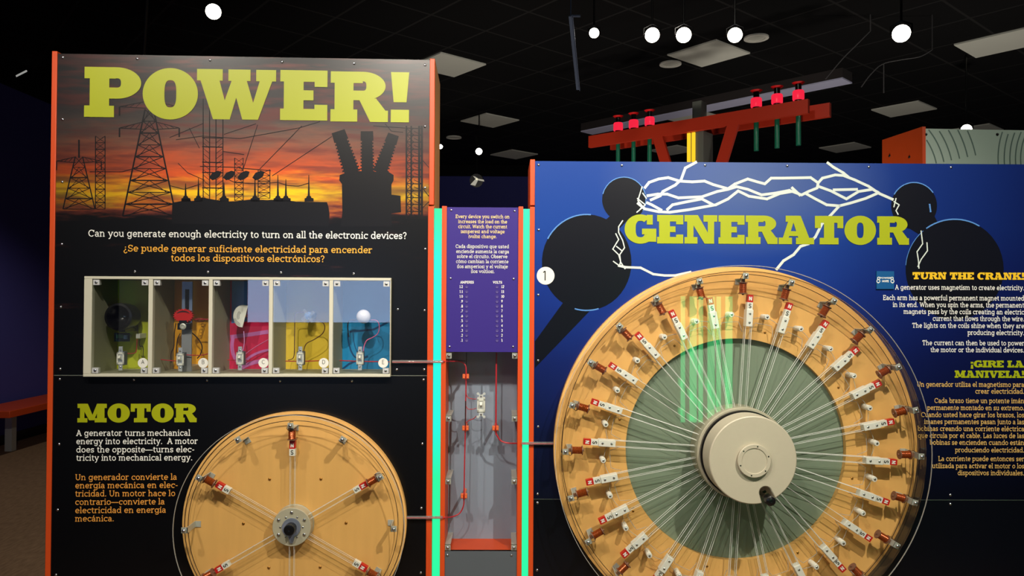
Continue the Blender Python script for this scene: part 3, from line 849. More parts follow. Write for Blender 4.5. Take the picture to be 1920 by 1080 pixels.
def gpoly(mb, pts, d):
    mb.add([G.p(x, y, d) for x, y in pts], [tuple(range(len(pts)))])
def gell(mb, cx, cy, rx, ry, d): gpoly(mb, arcpts(cx, cy, rx, ry, 0, 352, 44), d)
SPH = mat('sphere_ink', rgb(6, 8, 20), .33, spec=.35)
b1_ = MB(); gell(b1_, 1100, 492, 84, 90, .00045); gpoly(b1_, [(1072, 545), (1128, 560), (1003, 690), (1003, 640)], .0005)
b2_ = MB(); gell(b2_, 1170, 374, 41, 42, .0004); gpoly(b2_, [(1150, 400), (1180, 410), (1150, 440), (1120, 425)], .00055)
b3_ = MB(); gell(b3_, 1714, 386, 43, 44, .0004); gpoly(b3_, [(1700, 425), (1752, 405), (1770, 440), (1740, 450)], .00055)
b4_ = MB(); gell(b4_, 1790, 505, 92, 94, .00045)
for q in (b1_, b2_, b3_, b4_): part('printed_sphere', q, SPH, gup, flat=True)
def gstroke(mb, pts, w, d):
    pts = [G.p(x, y, d) for x, y in pts]
    for i, (a, b) in enumerate(zip(pts, pts[1:])):
        t = (b - a).normalized(); nn = Vector((-t.z, 0, t.x)) * w / 2; e = t * w * .3
        lf = Vector((0, -.000004 * (len(mb.f) % 60), 0))
        mb.add([q_ + lf for q_ in (a + nn - e, a - nn - e, b - nn + e, b + nn + e)], [(0, 1, 2, 3)])
RIM = mat('rim_ink', rgb(80, 132, 196), .4)
for pts, w in ((arcpts(1170, 374, 41, 42, 15, 165), .0035), (arcpts(1100, 492, 84, 90, 85, 150), .005), (arcpts(1714, 386, 43, 44, 35, 150), .004), (arcpts(1790, 505, 92, 94, 60, 125), .005),
               (arcpts(1790, 505, 92, 94, 130, 175), .0025), (arcpts(1100, 492, 84, 90, 255, 285), .005), (arcpts(1170, 374, 41, 42, -30, 10), .003), ([(1743, 383), (1745, 397)], .006)):
    q = MB(); gstroke(q, pts, w, .0007); part('printed_rim_light', q, RIM, gup, flat=True)
BD = .0009; BOLT = mat('lightning_ink', rgb(206, 216, 208), .4)
main = [[(1209, 352), (1217, 342), (1235, 335.6), (1253, 333), (1274, 339.5), (1298, 341), (1321, 339.5), (1337, 346), (1365, 354), (1378, 345), (1402, 335.6), (1420, 341), (1434, 344.7), (1446, 334), (1467, 334), (1520, 333), (1534, 343), (1542, 334), (1566, 328), (1581, 329), (1602, 337), (1628, 349), (1649, 363), (1674, 374)],
        [(1305.5, 304), (1285, 315), (1277, 337), (1266, 347), (1243, 359), (1238, 367), (1220, 375)],
        [(1214, 367), (1233, 364), (1251, 364), (1272, 371), (1316, 369), (1345, 359), (1365, 355), (1381, 350), (1402, 355), (1428, 365.5), (1454, 362), (1480, 357), (1503, 365.5), (1516, 359), (1532, 352.5), (1534, 343)],
        [(1196, 381), (1209, 391.6), (1235, 397), (1256, 398), (1292.5, 393), (1342, 384), (1365, 373), (1384, 358), (1404.5, 368), (1438, 373), (1462, 363), (1485, 359)],
        [(1251, 393), (1261, 384), (1287, 378.5), (1316, 373), (1337, 384)], [(1551.5, 305), (1562, 313), (1581, 324), (1592, 333)],
        [(1536, 350), (1558, 358), (1587, 373), (1610, 359), (1636, 355), (1647, 361)], [(1511, 363), (1529, 373), (1550, 384), (1574, 386), (1597, 380), (1623, 372), (1644, 363)], [(1563, 356), (1607, 355)],
        [(1574, 386), (1570, 390), (1558, 403), (1541, 420), (1529, 444), (1516, 457), (1501, 462), (1488, 477.5), (1469, 489), (1456, 505)],
        [(1160, 498), (1173, 501), (1201, 502), (1225, 514), (1246, 516.5), (1266, 516.5), (1295, 510)], [(1213, 380), (1222, 384), (1240, 394)], [(1485, 352), (1500, 366)]]
for ks in ((0, 1, 2, 3, 4, 5, 6, 7, 8, 11, 12), (9,), (10,)):
    q = MB()
    for k in ks: gstroke(q, main[k], .0105 if k != 10 else .009, BD + k * .00002)
    part('printed_lightning', q, BOLT, gup, flat=True)
thin = [[(1167.5, 413.7), (1160, 425), (1160, 436), (1167.5, 451), (1171, 464.5), (1162, 477.5), (1163.6, 490.5), (1161, 500)], [(1154.5, 438), (1160, 449), (1149, 467), (1160, 477.5), (1164, 492), (1172, 504)],
        [(1727, 433), (1730, 457), (1719.5, 472), (1722, 488), (1723, 503)], [(1738, 455), (1739, 470), (1727, 486.6), (1721, 500)], [(1204, 350), (1196, 376), (1206, 388), (1194, 398)], [(1205, 362), (1212, 372)], [(1676, 378), (1686, 384), (1680, 395), (1684, 402)], [(1680, 372), (1676, 388)],
        [(1195, 372), (1210, 384), (1200, 392)], [(1150, 490), (1164, 500)], [(1156, 462), (1166, 470)]]
for ks in ((0, 1, 9, 10), (2, 3), (4, 5, 8), (6, 7)):
    q = MB()
    for k in ks: gstroke(q, thin[k], .0045, BD + .0004 + k * .00002)
    part('printed_spark', q, BOLT, gup, flat=True)
q = MB(); write(q, G, 'GENERATOR', 1171, 1706, 456, 53.5, .0016, HEAVY, seg=56)
part('heading', q, LIMEG, gup, flat=True, label='lime slab letters reading GENERATOR')
q = MB(); write(q, G, 'TURN THE CRANK!', 1711, 1921, 523.6, 13.4, .0014, HEAVY, seg=32)
part('heading', q, YEL, gup, flat=True, label='yellow slab letters reading TURN THE CRANK!')
q = MB(); write(q, G, '¡GIRE LA', 1820, 1921, 688.8, 13, .0014, HEAVY, seg=32); write(q, G, 'MANIVELA!', 1790, 1921, 708.2, 13.6, .0014, HEAVY, seg=32)
part('heading', q, LIMEG, gup, flat=True, label='lime slab letters reading GIRE LA MANIVELA!')
q = MB()
for s, x0, y in (('A generator uses magnetism to create electricity.', 1678, 543), ('Each arm has a powerful permanent magnet mounted', 1655.3, 562.5), ('in its end. When you spin the arms, the permanent', 1673.8, 575.6), ('magnets pass by the coils creating an electric', 1694, 588.6),
                 ('current that flows through the wire.', 1748.6, 601.6), ('The lights on the coils shine when they are', 1710, 614.6), ('producing electricity.', 1814, 628), ('The current can then be used to power', 1729, 647.2), ('the motor or the individual devices.', 1744.4, 660.2)):
    write(q, G, s, x0, 1920.5, y, 9.2, w=10)
part('paragraph_in_english', q, WHITE, gup, flat=True)
q = MB()
for s, x0, y in (('Un generador utiliza el magnetismo para', 1719, 725), ('crear electricidad.', 1828.4, 738), ('Cada brazo tiene un potente imán', 1751.8, 755.6), ('permanente montado en su extremo.', 1738.4, 768.8), ('Cuando usted hace girar los brazos, los', 1727, 782), ('imanes permanentes pasan junto a las', 1732.5, 795), ('bobinas creando una corriente eléctrica', 1720.4, 808),
                 ('que circula por el cable. Las luces de las', 1721, 821), ('bobinas se encienden cuando están', 1743, 834), ('produciendo electricidad.', 1790.6, 848), ('La corriente puede entonces ser', 1759, 864.4), ('utilizada para activar el motor o los', 1747.6, 877.8), ('dispositivos individuales.', 1795.4, 891)):
    write(q, G, s, x0, 1920.5, y, 9.2, w=10)
part('paragraph_in_spanish', q, mat('tan_ink', rgb(216, 174, 98), .5), gup, flat=True)
c = G.p(1023, 517, 0)
bg = part('number_badge', MB().lathe(c, (0, -1, 0), [(0, .0004), (.0345, .0004), (.0345, .0018), (0, .0018)], 48), NYLON, gup, label='round white badge with the number 1')
t = MB(); write_at(t, '1', c + Vector((-.003, -.0024, 0)), Vector((.037 / 70, 0, 0)), Vector((0, 0, .037 / 70)), SANS, 8)
part('number', t, INK, bg, flat=True)
a, b = G.p(1642, 508.5), G.p(1675, 542)
st = part('sponsor_plate', MB().box((a.x, -.006, b.z), (b.x, -.0002, a.z)), [mat('teal_plate', rgb(10, 84, 140), .4)], gk, label='small teal plate with a white emblem')
t = MB()
def emb(fx, fy): return Vector((a.x + (b.x - a.x) * fx, -.0066, a.z + (b.z - a.z) * fy))
e1 = (b.x - a.x) * .60 / (7 * 60)
write_at(t, 'POWER', emb(.5, .38), Vector((e1 * 1.35, 0, 0)), Vector((0, 0, .0058 / 70)), SLAB, 15, 10)
write_at(t, 'HOPE', emb(.5, .56), Vector((e1 * 1.05, 0, 0)), Vector((0, 0, .0078 / 70)), SLAB, 17, 10)
for s in (0, 1):
    for fx, fy, r in ((.12, .40, .0046), (.1, .56, .0062)):
        o = emb(1 - fx if s else fx, fy)
        glyph(t, [('A', [0, 0, r, r, 0, 360])], o, Vector((1, 0, 0)), Vector((0, 0, 1)), .0028, 16)
    o1, o2 = emb(.88 if s else .12, .44), emb(.9 if s else .1, .5)
    t.add([o1 + Vector((-.0015, 0, 0)), o2 + Vector((-.0015, 0, 0)), o2 + Vector((.0015, 0, 0)), o1 + Vector((.0015, 0, 0))], [(0, 1, 2, 3)])
    o1, o2 = emb(.88 if s else .12, .62), emb(.92 if s else .08, .68)
    t.add([o1 + Vector((-.002, 0, 0)), o2 + Vector((-.002, 0, 0)), o2 + Vector((.002, 0, 0)), o1 + Vector((.002, 0, 0))], [(0, 1, 2, 3)])
part('emblem', t, WHITE, st, flat=True)
screws(G, [(1010, 309), (1166, 310), (1322, 310), (1476, 311), (1629, 313), (1783, 314), (1010, 431), (1009, 553), (1009, 676), (1009, 800), (1008, 926), (1782, 928)], gup)
screws(G, [(1008, 943), (1007, 1069), (1782, 945)], glow)

# ------------------------------------------------------------------ big generator wheel
def ring_prof(r0, r1, d0, d1):
    return [(r0, d0), (r1, d0), (r1, d1), (r0, d1)]
YN = (0, -1, 0)
gc0 = G.p(1380, 842, .03); GC = Vector((gc0.x, 0, gc0.z)); RW = .701
drum = thing('generator_drum', G, GC, 'large birch drum with green centre and ring of copper coils on the blue kiosk', 'exhibit')
part('birch_ring', MB().lathe(GC, YN, ring_prof(.425, RW, .0005, .03), 160, closed=True), BIRCH, drum)
part('green_board', MB().lathe(GC, YN, [(0, .0005), (.4245, .0005), (.4245, .008), (0, .008)], 128), GREENB, drum)
part('cover_disc', MB().lathe(GC, YN, [(.167, .1255), (RW, .1255), (RW, .1285), (.167, .1285)], 160, closed=True), ACR, drum, label='clear acrylic cover disc')
part('cover_rim', MB().lathe(GC, YN, ring_prof(RW + .0002, RW + .0022, .1252, .1288), 160, closed=True), ACRE, drum)
part('drum_wall', MB().lathe(GC, YN, [(.683, .0305), (.683, .125)], 160), WALLT, drum, label='clear wall around the coils')
ringpts = lambda r, d, n=160: [GC + Vector((r * math.sin(2 * math.pi * k / n), -d, r * math.cos(2 * math.pi * k / n))) for k in range(n)]
part('supply_wire', MB().tube(ringpts(.672, .06), .0012, 6, True), DARKW, drum)
part('supply_wire', MB().tube(ringpts(.680, .122), .0010, 6, True), DARKW, drum)

def coil_parts(C, drum, rt, dt, r0, r1, dc, with_coil=True):
    """bracket at the top of the wheel, built at twelve o'clock"""
    rb = rt - .0115
    bk = MB().box((C.x - .011, -dt + .0003, C.z + rb), (C.x + .011, -.0305, C.z + rb + .0025)).box((C.x - .0105, -dt + .0003, C.z + rb), (C.x + .0105, -dt + .003, C.z + rt + .0105)) \
        .box((C.x - .011, -.033, C.z + rb - .02), (C.x + .011, -.0305, C.z + rb))
    if not with_coil:
        o = part('cover_bracket', bk, ALU, drum, pivot=C)
    else:
        z0, z1 = C.z + r0, C.z + r1
        cc = Vector((C.x, -dc, z0))
        w = MB().lathe(cc, (0, 0, 1), [(0, 0)] + [(.0128 + (.0012 if i % 2 else 0), (z1 - z0) * i / 16) for i in range(17)] + [(0, z1 - z0)], 20)
        o = part('coil', w, COPPER, drum, pivot=C)
        part('bracket', bk, ALU, o)
        fl = MB()
        for z in (z0 - .003, z1): fl.lathe(Vector((C.x, -dc, z)), (0, 0, 1), [(0, 0), (.0175, 0), (.0175, .003), (0, .003)], 20)
        fl.lathe(Vector((C.x, -dc, z0 - .008)), (0, 0, 1), [(0, 0), (.004, 0), (.004, .005), (0, .005)], 10)
        fl.box((C.x - .006, -dc - .005, z1 + .003), (C.x + .006, -dc + .005, C.z + rb))
        part('bobbin', fl, COPPERD, o)
        part('coil_lead', MB().tube([Vector((C.x - .012, -dc, z1 - .002)), Vector((C.x - .018, -dc - .01, z1 + .006)), Vector((C.x - .013, -dc - .01, z1 + .016)), Vector((C.x - .004, -dt + .01, C.z + rt + .014)), Vector((C.x + .006, -dt + .02, C.z + rt + .012))], .0011, 6), DARKW, o)
    part('bolt', MB().dome(Vector((C.x, -dt - .0035, C.z + rt)), YN, .0068, .006, 14), STEEL, o)
    return o
c0 = coil_parts(GC, drum, .664, .125, .600, .637, .092)
c0.rotation_euler.y = R(.6)
for k in range(1, 24): turn_copy(c0, .6 + 15 * k, drum)
pg = MB().lathe(GC + Vector((0, 0, .519)), YN, [(0, .0305), (.0105, .0305), (.0105, .082), (.009, .085), (0, .085)], 18)
p0 = part('standoff_peg', pg, NYLON, drum, pivot=GC)
part('screw', MB().dome(GC + Vector((0, -.085, .519)), YN, .0048, .003, 10), STEEL, p0)
p0.rotation_euler.y = R(11.3)
for k in range(1, 24): turn_copy(p0, 11.3 + 15 * k, drum)
sc = MB().dome(GC + Vector((0, -.03, .462)), YN, .005, .003, 10)
s0 = part('screw', sc, BRASS, drum, pivot=GC); s0.rotation_euler.y = R(14)
for k in range(1, 8): turn_copy(s0, 14 + 45 * k, drum)

rotor = thing('generator_rotor', G, GC, 'spoked rotor with grey crank hub and ring of bar magnets inside the big birch drum', 'wheel')
part('hub_drum', MB().lathe(GC, YN, [(0, .0085), (.17, .0085), (.172, .012), (.172, .112), (.169, .115), (.15, .115), (.15, .1355), (0, .1355)], 96), HUBM, rotor)
part('slot_shade_ring', MB().lathe(GC, YN, ring_prof(.1502, .1625, .1152, .1290), 96, closed=True), DARK, rotor, label='dark ring standing in for the shaded slot behind the crank disc')  # shade of the hub's slot put in as a dark ring
ka = R(21); rc = .158
out = []
for k in range(121):
    a = R(-90) + ka + R(9) + (2 * math.pi - R(18)) * k / 120
    out.append(Vector((GC.x + rc * math.cos(a), -.136, GC.z + rc * math.sin(a))))
dv = Vector((math.cos(R(-90) + ka), 0, math.sin(R(-90) + ka))); pv = Vector((-dv.z, 0, dv.x))
for k in range(13):
    a = R(180) * k / 12
    out.append(GC + Vector((0, -.136, 0)) + dv * (.125 - .022 * math.sin(a)) - pv * (.022 * math.cos(a)))
crank = part('crank_disc', MB().prism(out, (0, -.092, 0)), HUBM, rotor, bevel=.004)
fp = GC + Vector((0, -.228, 0))
cp = part('cap_plate', MB().lathe(fp, YN, [(0, 0), (.058, 0), (.06, .003), (.06, .013), (.058, .015), (.046, .015), (.0445, .012), (0, .012)], 64), HUBM, rotor)
for k in range(6):
    a = R(60 * k + 18)
    part('screw_hole', MB().lathe(fp + Vector((.0525 * math.cos(a), -.0152, .0525 * math.sin(a))), YN, [(0, 0), (.0026, 0), (.0026, .0004), (0, .0004)], 12), DARK, cp)
kp = GC + Vector((0, -.136, 0)) + dv * .148
hdl = part('handle', MB().lathe(kp, YN, [(0, .0005), (.008, .0005), (.008, .0895), (0, .0895)], 20), STEEL, rotor, label='steel handle pin')
part('handle_knob', MB().lathe(kp, YN, [(0, .09), (.013, .09), (.0185, .096), (.0185, .116), (.0165, .123), (.010, .127), (.004, .127), (.003, .125), (0, .125)], 32), DARK, hdl, label='black crank knob')
def arm_parts(C, rotor):
    x, wd = C.x, .0115
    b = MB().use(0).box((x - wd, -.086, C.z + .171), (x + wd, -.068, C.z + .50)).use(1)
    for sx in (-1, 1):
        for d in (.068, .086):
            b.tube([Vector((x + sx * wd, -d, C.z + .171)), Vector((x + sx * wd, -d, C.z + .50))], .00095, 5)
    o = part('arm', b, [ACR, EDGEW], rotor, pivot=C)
    part('magnet_holder', MB().box((x - .0125, -.094, C.z + .474), (x + .0125, -.060, C.z + .538)), NYLON, o, bevel=.0015)
    m = MB().use(0).box((x - .0105, -.088, C.z + .538), (x + .0105, -.067, C.z + .566)).use(1).box((x - .0105, -.088, C.z + .566), (x + .0105, -.067, C.z + .594))
    u = .0145 / 70
    m.use(2); write_at(m, 'N', Vector((x, -.0886, C.z + .580)), Vector((u, 0, 0)), Vector((0, 0, u)), SANS, 17)
    m.use(3); write_at(m, 'S', Vector((x, -.0886, C.z + .552)), Vector((u, 0, 0)), Vector((0, 0, u)), SANS, 14)
    part('bar_magnet', m, [NYLON, RED, WHITE, INK], o, label='bar magnet with a red N half and a white S half')
    s = MB()
    for z in (.489, .523): s.dome(Vector((x, -.094, C.z + z)), YN, .0046, .003, 10)
    part('screw_pair', s, STEEL, o)
    # clear finger of the carrier plate beside the arm
    pts = []
    for a0 in range(13):
        t = a0 / 12; ang = R(1.9 + 11.2 * t); rr = .452 + .038 * min(1, math.sin(math.pi * t) * 2.2)
        pts.append(C + Vector((rr * math.sin(ang), -.062, rr * math.cos(ang))))
    f = MB().tube(pts, .0013, 5)
    pts2 = [C + Vector(((.503 + .012 * math.sin(math.pi * k / 8)) * math.sin(R(1.8 + 11.4 * k / 8)), -.07, (.503 + .012 * math.sin(math.pi * k / 8)) * math.cos(R(1.8 + 11.4 * k / 8)))) for k in range(9)]
    f.tube(pts2, .0013, 5)
    part('carrier_edge', f, ACRE, o)
    return o
a0 = arm_parts(GC, rotor); a0.rotation_euler.y = R(3.6)
for k in range(1, 24): turn_copy(a0, 3.6 + 15 * k, rotor)

# ------------------------------------------------------------------ motor wheel
mc0 = P.p(553, 981, .03); MC = Vector((mc0.x, 0, mc0.z)); RM = .4214
md = thing('motor_drum', P, MC, 'smaller round birch drum under the word MOTOR on the black kiosk', 'exhibit')
part('birch_disc', MB().lathe(MC, YN, [(0, .0005), (RM, .0005), (RM, .03), (0, .03)], 128), BIRCH, md)
part('cover_disc', MB().lathe(MC, YN, [(.03, .1105), (RM, .1105), (RM, .1135), (.03, .1135)], 128, closed=True), ACR, md, label='clear acrylic cover disc')
part('cover_rim', MB().lathe(MC, YN, ring_prof(RM + .0002, RM + .0022, .1102, .1138), 128, closed=True), ACRE, md)
ringm = lambda r, d, n=128: [MC + Vector((r * math.sin(2 * math.pi * k / n), -d, r * math.cos(2 * math.pi * k / n))) for k in range(n)]
part('supply_wire', MB().tube(ringm(.392, .05), .0013, 6, True), DARKW, md)
part('supply_wire', MB().tube(ringm(.412, .032), .0013, 6, True), DARKW, md)
c1 = coil_parts(MC, md, .383, .11, .330, .364, .085)
for k in range(1, 6): turn_copy(c1, 60 * k, md)
b1 = coil_parts(MC, md, .383, .11, 0, 0, 0, False); b1.rotation_euler.y = R(30)
for k in range(1, 6): turn_copy(b1, 30 + 60 * k, md)
s1 = part('screw', MB().dome(MC + Vector((0, -.03, .193)), YN, .0055, .004, 10), BRASS, md, pivot=MC); s1.rotation_euler.y = R(30)
for k in range(1, 6): turn_copy(s1, 30 + 60 * k, md)
mr_ = thing('motor_rotor', P, MC, 'six armed rotor with round grey hub and small bar magnets inside the smaller birch drum', 'wheel')
hub = part('hub_drum', MB().lathe(MC, YN, [(0, .031), (.0735, .031), (.0735, .036), (.0715, .037), (.0715, .078), (.070, .08), (0, .08)], 64), HUBM, mr_)
for k in range(6):
    for r, off, rr in ((.0548, 0, .0062), (.042, 30, .0038)):
        a = R(60 * k + 90 + off); q = MC + Vector((r * math.cos(a), -.08, r * math.sin(a)))
        part('bolt', MB().dome(q, YN, rr, rr * .8, 14), STEEL, hub, pivot=q)
bp = MB().lathe(MC + Vector((0, -.0802, 0)), YN, [(0, 0), (.0345, 0), (.0345, .006), (0, .006)], 40)
bp.prism([MC + Vector((-.014, -.0802, -.028)), MC + Vector((.014, -.0802, -.028)), MC + Vector((.006, -.0802, -.058)), MC + Vector((-.003, -.0802, -.058))], (0, -.005, 0))
part('bearing_plate', bp, mat('blue_grey_metal', rgb(128, 134, 152), .4, .3), hub)
part('knob', MB().lathe(MC + Vector((0, -.0864, 0)), YN, [(0, 0), (.021, 0), (.021, .026), (.0195, .031), (.008, .033), (0, .031)], 32), DARK, hub, label='black rubber shaft knob')
def marm(C, rotor):
    x = C.x
    b = MB().use(0).box((x - .0085, -.078, C.z + .0725), (x + .0085, -.064, C.z + .266)).use(1)
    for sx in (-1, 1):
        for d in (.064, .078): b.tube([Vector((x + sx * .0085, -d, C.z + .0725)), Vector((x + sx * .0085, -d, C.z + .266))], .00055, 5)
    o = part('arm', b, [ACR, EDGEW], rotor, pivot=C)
    m = MB().use(0).box((x - .0105, -.082, C.z + .266), (x + .0105, -.061, C.z + .292)).use(1).box((x - .0105, -.082, C.z + .292), (x + .0105, -.061, C.z + .322))
    u = .0145 / 70
    m.use(2); write_at(m, 'N', Vector((x, -.0826, C.z + .305)), Vector((u, 0, 0)), Vector((0, 0, u)), SANS, 17)
    m.use(3); write_at(m, 'S', Vector((x, -.0826, C.z + .279)), Vector((u, 0, 0)), Vector((0, 0, u)), SANS, 14)
    part('bar_magnet', m, [NYLON, RED, WHITE, INK], o, label='bar magnet with a red N half and a white S half')
    return o
ma = marm(MC, mr_)
for k in range(1, 6): turn_copy(ma, 60 * k, mr_)

# ------------------------------------------------------------------ toggle switches
def toggle(fr, px, py, d, h, label, metal, ears=True, stem=None):
    c = fr.p(px, py, d); s = h / .1
    t = thing('toggle_switch', fr, c, label, 'switch', 'toggle switches')
    y = MB()
    y.box((c.x - .0085 * s, c.y, c.z - .042 * s), (c.x + .0085 * s, c.y + .002, c.z + .042 * s))
    for sz in (-1, 1):
        if ears:
            for sx in (-1, 1):
                o = c + Vector((sx * .0125 * s, .001, sz * .046 * s))
                y.lathe(o, (0, 1, 0), ring_prof(.0022 * s, .0052 * s, -.001, .001), 16, closed=True)
                y.obox((c + o) / 2 + Vector((sx * .001, 0, sz * .0195 * s)), Vector((sx * .006, 0, sz * .004)) * s, Vector((0, .001, 0)), Vector((-.0016 * sz, 0, .0016 * sx)) * s)
        else:
            y.box((c.x - .008 * s, c.y, c.z + sz * .046 * s - .006 * s), (c.x + .008 * s, c.y + .002, c.z + sz * .046 * s + .006 * s))
    part('yoke', y, metal, t)
    bd = MB().box((c.x - .0155 * s, c.y + .0022, c.z - .03 * s), (c.x + .0155 * s, c.y + .03 * s, c.z + .03 * s))
    part('switch_body', bd, NYLON if ears else GREYD, t, bevel=.001)
    pl = MB().box((c.x - .0155 * s, c.y - .0025, c.z - .026 * s), (c.x - .0095 * s, c.y - .0002, c.z + .026 * s)).box((c.x + .0095 * s, c.y - .0025, c.z - .026 * s), (c.x + .0155 * s, c.y - .0002, c.z + .026 * s))
    pl.box((c.x - .0155 * s, c.y - .0025, c.z + .018 * s), (c.x + .0155 * s, c.y - .0002, c.z + .026 * s)).box((c.x - .0155 * s, c.y - .0025, c.z - .026 * s), (c.x + .0155 * s, c.y - .0002, c.z - .018 * s))
    part('collar', pl, NYLON, t)
    part('lever', MB().obox(c + Vector((0, -.006 * s, .004 * s)), Vector((.004 * s, 0, 0)), Vector((0, -.008 * s, .004 * s)), Vector((0, .003 * s, .0055 * s))), NYLON, t)
    for sz in (-1, 1):
        part('screw', MB().dome(c + Vector((0, -.0002, sz * .036 * s)), YN, .0042 * s, .003 * s, 10), STEEL, t)
    return t
YOKE = mat('zinc_yoke', rgb(214, 218, 224), .35, .5)
toggle(G, 902, 760, -.022, .098, 'white toggle switch with forked ears hanging among red wires in the grey recess', mat('white_yoke', rgb(226, 226, 222), .4, .2))
for (px, py), nm in zip(((226, 672), (338, 674), (450, 672), (563, 672), (675, 672)), ('lime bay A', 'orange bay B', 'magenta bay C', 'yellow bay D', 'blue bay E')):
    toggle(P, px, py, -.02, .088, 'small metal toggle switch low in the ' + nm, YOKE, False)

# ------------------------------------------------------------------ wires, tubes and clips
def smooth(pts, n=6):
    out = []
    q = [pts[0]] + pts + [pts[-1]]
    for i in range(1, len(q) - 2):
        for k in range(n):
            t = k / n; a, b, c, d = q[i - 1], q[i], q[i + 1], q[i + 2]
            out.append(.5 * ((2 * b) + (c - a) * t + (2 * a - 5 * b + 4 * c - d) * t * t + (3 * b - a - 3 * c + d) * t ** 3))
    out.append(pts[-1]); return out
def wire(fr, pts, d, r, m, label, name='wire', cat='wire', group=None):
    q = smooth([fr.p(p[0], p[1], p[2] if len(p) > 2 else d) for p in pts])
    return solo(name, fr, q[0], MB().tube(q, r, 7), m, label, cat, group)
wire(G, [(832, 677.5, .012), (845, 677.5, -.03), (862, 678), (872, 684), (874, 700), (873, 760), (872.5, 803), (871, 870), (870, 930), (869, 948), (862, 962), (848, 969, -.04), (832, 970.5, .012)], -.055, .0026, REDW, 'long red wire down the left of the grey recess through three clips')
wire(G, [(931, 661), (930.5, 700), (930, 803), (932, 816), (940, 827), (955, 831, -.05), (975, 831, -.02), (984, 831, .012)], -.055, .0032, REDW, 'thick red wire down the right of the grey recess through one clip')
wire(G, [(874.5, 661), (874.5, 678), (874, 690)], -.055, .0016, DARKW, 'short black wire from the purple panel to the upper red wire')
wire(G, [(846, 676), (860, 676), (873, 677)], -.052, .002, DARKW, 'black wire lying across the top left of the grey recess')
wire(G, [(874, 738), (877, 745), (886, 748), (893, 748)], -.05, .0015, REDW, 'upper red wire loop at the white toggle switch')
wire(G, [(874, 762), (878, 767), (888, 767), (893, 765)], -.05, .0015, REDW, 'middle red wire loop at the white toggle switch')
wire(G, [(873, 793), (880, 788), (888, 785), (893, 780)], -.05, .0015, REDW, 'lower red wire loop at the white toggle switch')
wire(G, [(873, 752), (872.5, 770), (872.5, 798)], -.05, .0019, DARKW, 'black wire beside the red one between two orange clips')
def tube_thing(fr, x0, x1, y, d, label):
    for_a, b = fr.p(x0, y, d), fr.p(x1, y, d)
    t = thing('cable_conduit', fr, for_a, label, 'tube', 'clear wire tubes')
    part('clear_sleeve', MB().tube([for_a, b], .0062, 14), TUBEM, t)
    part('cable', MB().tube([for_a + Vector((0, .001, -.002)), b + Vector((0, .001, -.002))], .0019, 8), REDW, t)
    part('cable', MB().tube([for_a + Vector((0, .001, .0022)), b + Vector((0, .001, .0022))], .0014, 8), DARKW, t)
tube_thing(P, 735.5, 831, 678.2, .013, 'clear tube of red wire from the five bay case to the column')
tube_thing(P, 762, 830, 970.3, .013, 'clear tube of red wire from the motor drum to the column')
tube_thing(G, 978, 1042, 831.3, .013, 'clear tube of red wire from the column to the generator drum')
for px, py, lb in ((873.5, 706, 'topmost orange wire clip, above the white toggle switch'), (872.8, 803, 'orange wire clip left of centre, just below the white toggle switch'), (870, 930, 'lowest orange wire clip, above the bend of the red wire'), (929, 803, 'orange wire clip on the right hand red wire')):
    c = G.p(px, py, -.05)
    t = thing('wire_clip', G, c, lb, 'clip', 'orange wire clips')
    q = MB()
    for sx in (-1, 1):
        q.box((c.x + sx * .0075 - .005, -.0 + c.y - .008, c.z - .008), (c.x + sx * .0075 + .005, c.y + .008, c.z + .010))
    q.box((c.x - .005, c.y + .004, c.z - .014), (c.x + .005, c.y + .012, c.z + .006))
    part('clip_body', q, CLIP, t, bevel=.001)
    part('clip_post', MB().lathe(c + Vector((0, .0985, 0)), YN, [(0, 0), (.006, 0), (.005, .085), (0, .085)], 12), CLIP, t)
    for sx in (-1, 1): part('clip_screw', MB().dome(c + Vector((sx * .0075, -.008, -.004)), YN, .003, .002, 10), CLIP, t)

# ------------------------------------------------------------------ devices in the bays
c = P.p(222, 594, -.03)
t = thing('horn', P, c, 'round black horn with a deep mouth in the lime bay A', 'horn')
part('bell', MB().lathe(c, (0, 1, 0), [(0, .055), (.014, .05), (.03, .03), (.036, .008), (.044, -.004), (.052, -.002), (.0535, .01), (.052, .05), (.047, .085), (0, .09)], 48), DARK, t)
part('driver_plug', MB().dome(c + Vector((0, .052, 0)), YN, .006, .008, 14), STEEL, t)
part('mount', MB().box((c.x - .012, .06, c.z - .06), (c.x + .012, CD - .0005, c.z - .035)), DARK, t)
a, b = P.p(214, 624, -.1), P.p(243, 640.5, -.1)
t = thing('circuit_board', P, (a.x, .1, b.z), 'small dark circuit board under the black horn', 'circuit board')
part('board', MB().box((a.x, .1, b.z), (b.x, .103, a.z)), mat('circuit_board_teal', rgb(20, 46, 62), .4), t)
part('chip', MB().box((a.x + .012, .094, b.z + .014), (a.x + .038, .0998, b.z + .028)), mat('chip_green', rgb(60, 110, 96), .4), t)
part('terminal_block', MB().box((b.x - .02, .092, b.z + .01), (b.x - .006, .0998, b.z + .026)), mat('terminal_blue', rgb(120, 150, 190), .4), t)
part('spacer', MB().lathe(Vector(((a.x + b.x) / 2, .1035, (a.z + b.z) / 2)), (0, 1, 0), [(0, 0), (.006, 0), (.006, .066), (0, .066)], 12), NYLON, t)
c = P.p(260, 630, -.12)
solo('wire_connector', P, c, MB().box((c.x - .008, c.y - .006, c.z - .009), (c.x + .008, CD - .0005, c.z + .009)), NYLON, 'white wire connector right of the circuit board', 'connector')
wire(P, [(236, 624), (240, 617), (248, 614), (256, 617), (259, 626)], -.11, .0012, DARKW, 'black wire arching from the circuit board to the white connector')
wire(P, [(257, 636), (256, 655), (252, 662), (234, 663)], -.1, .0016, REDW, 'red wire from the white connector to the bay A switch')
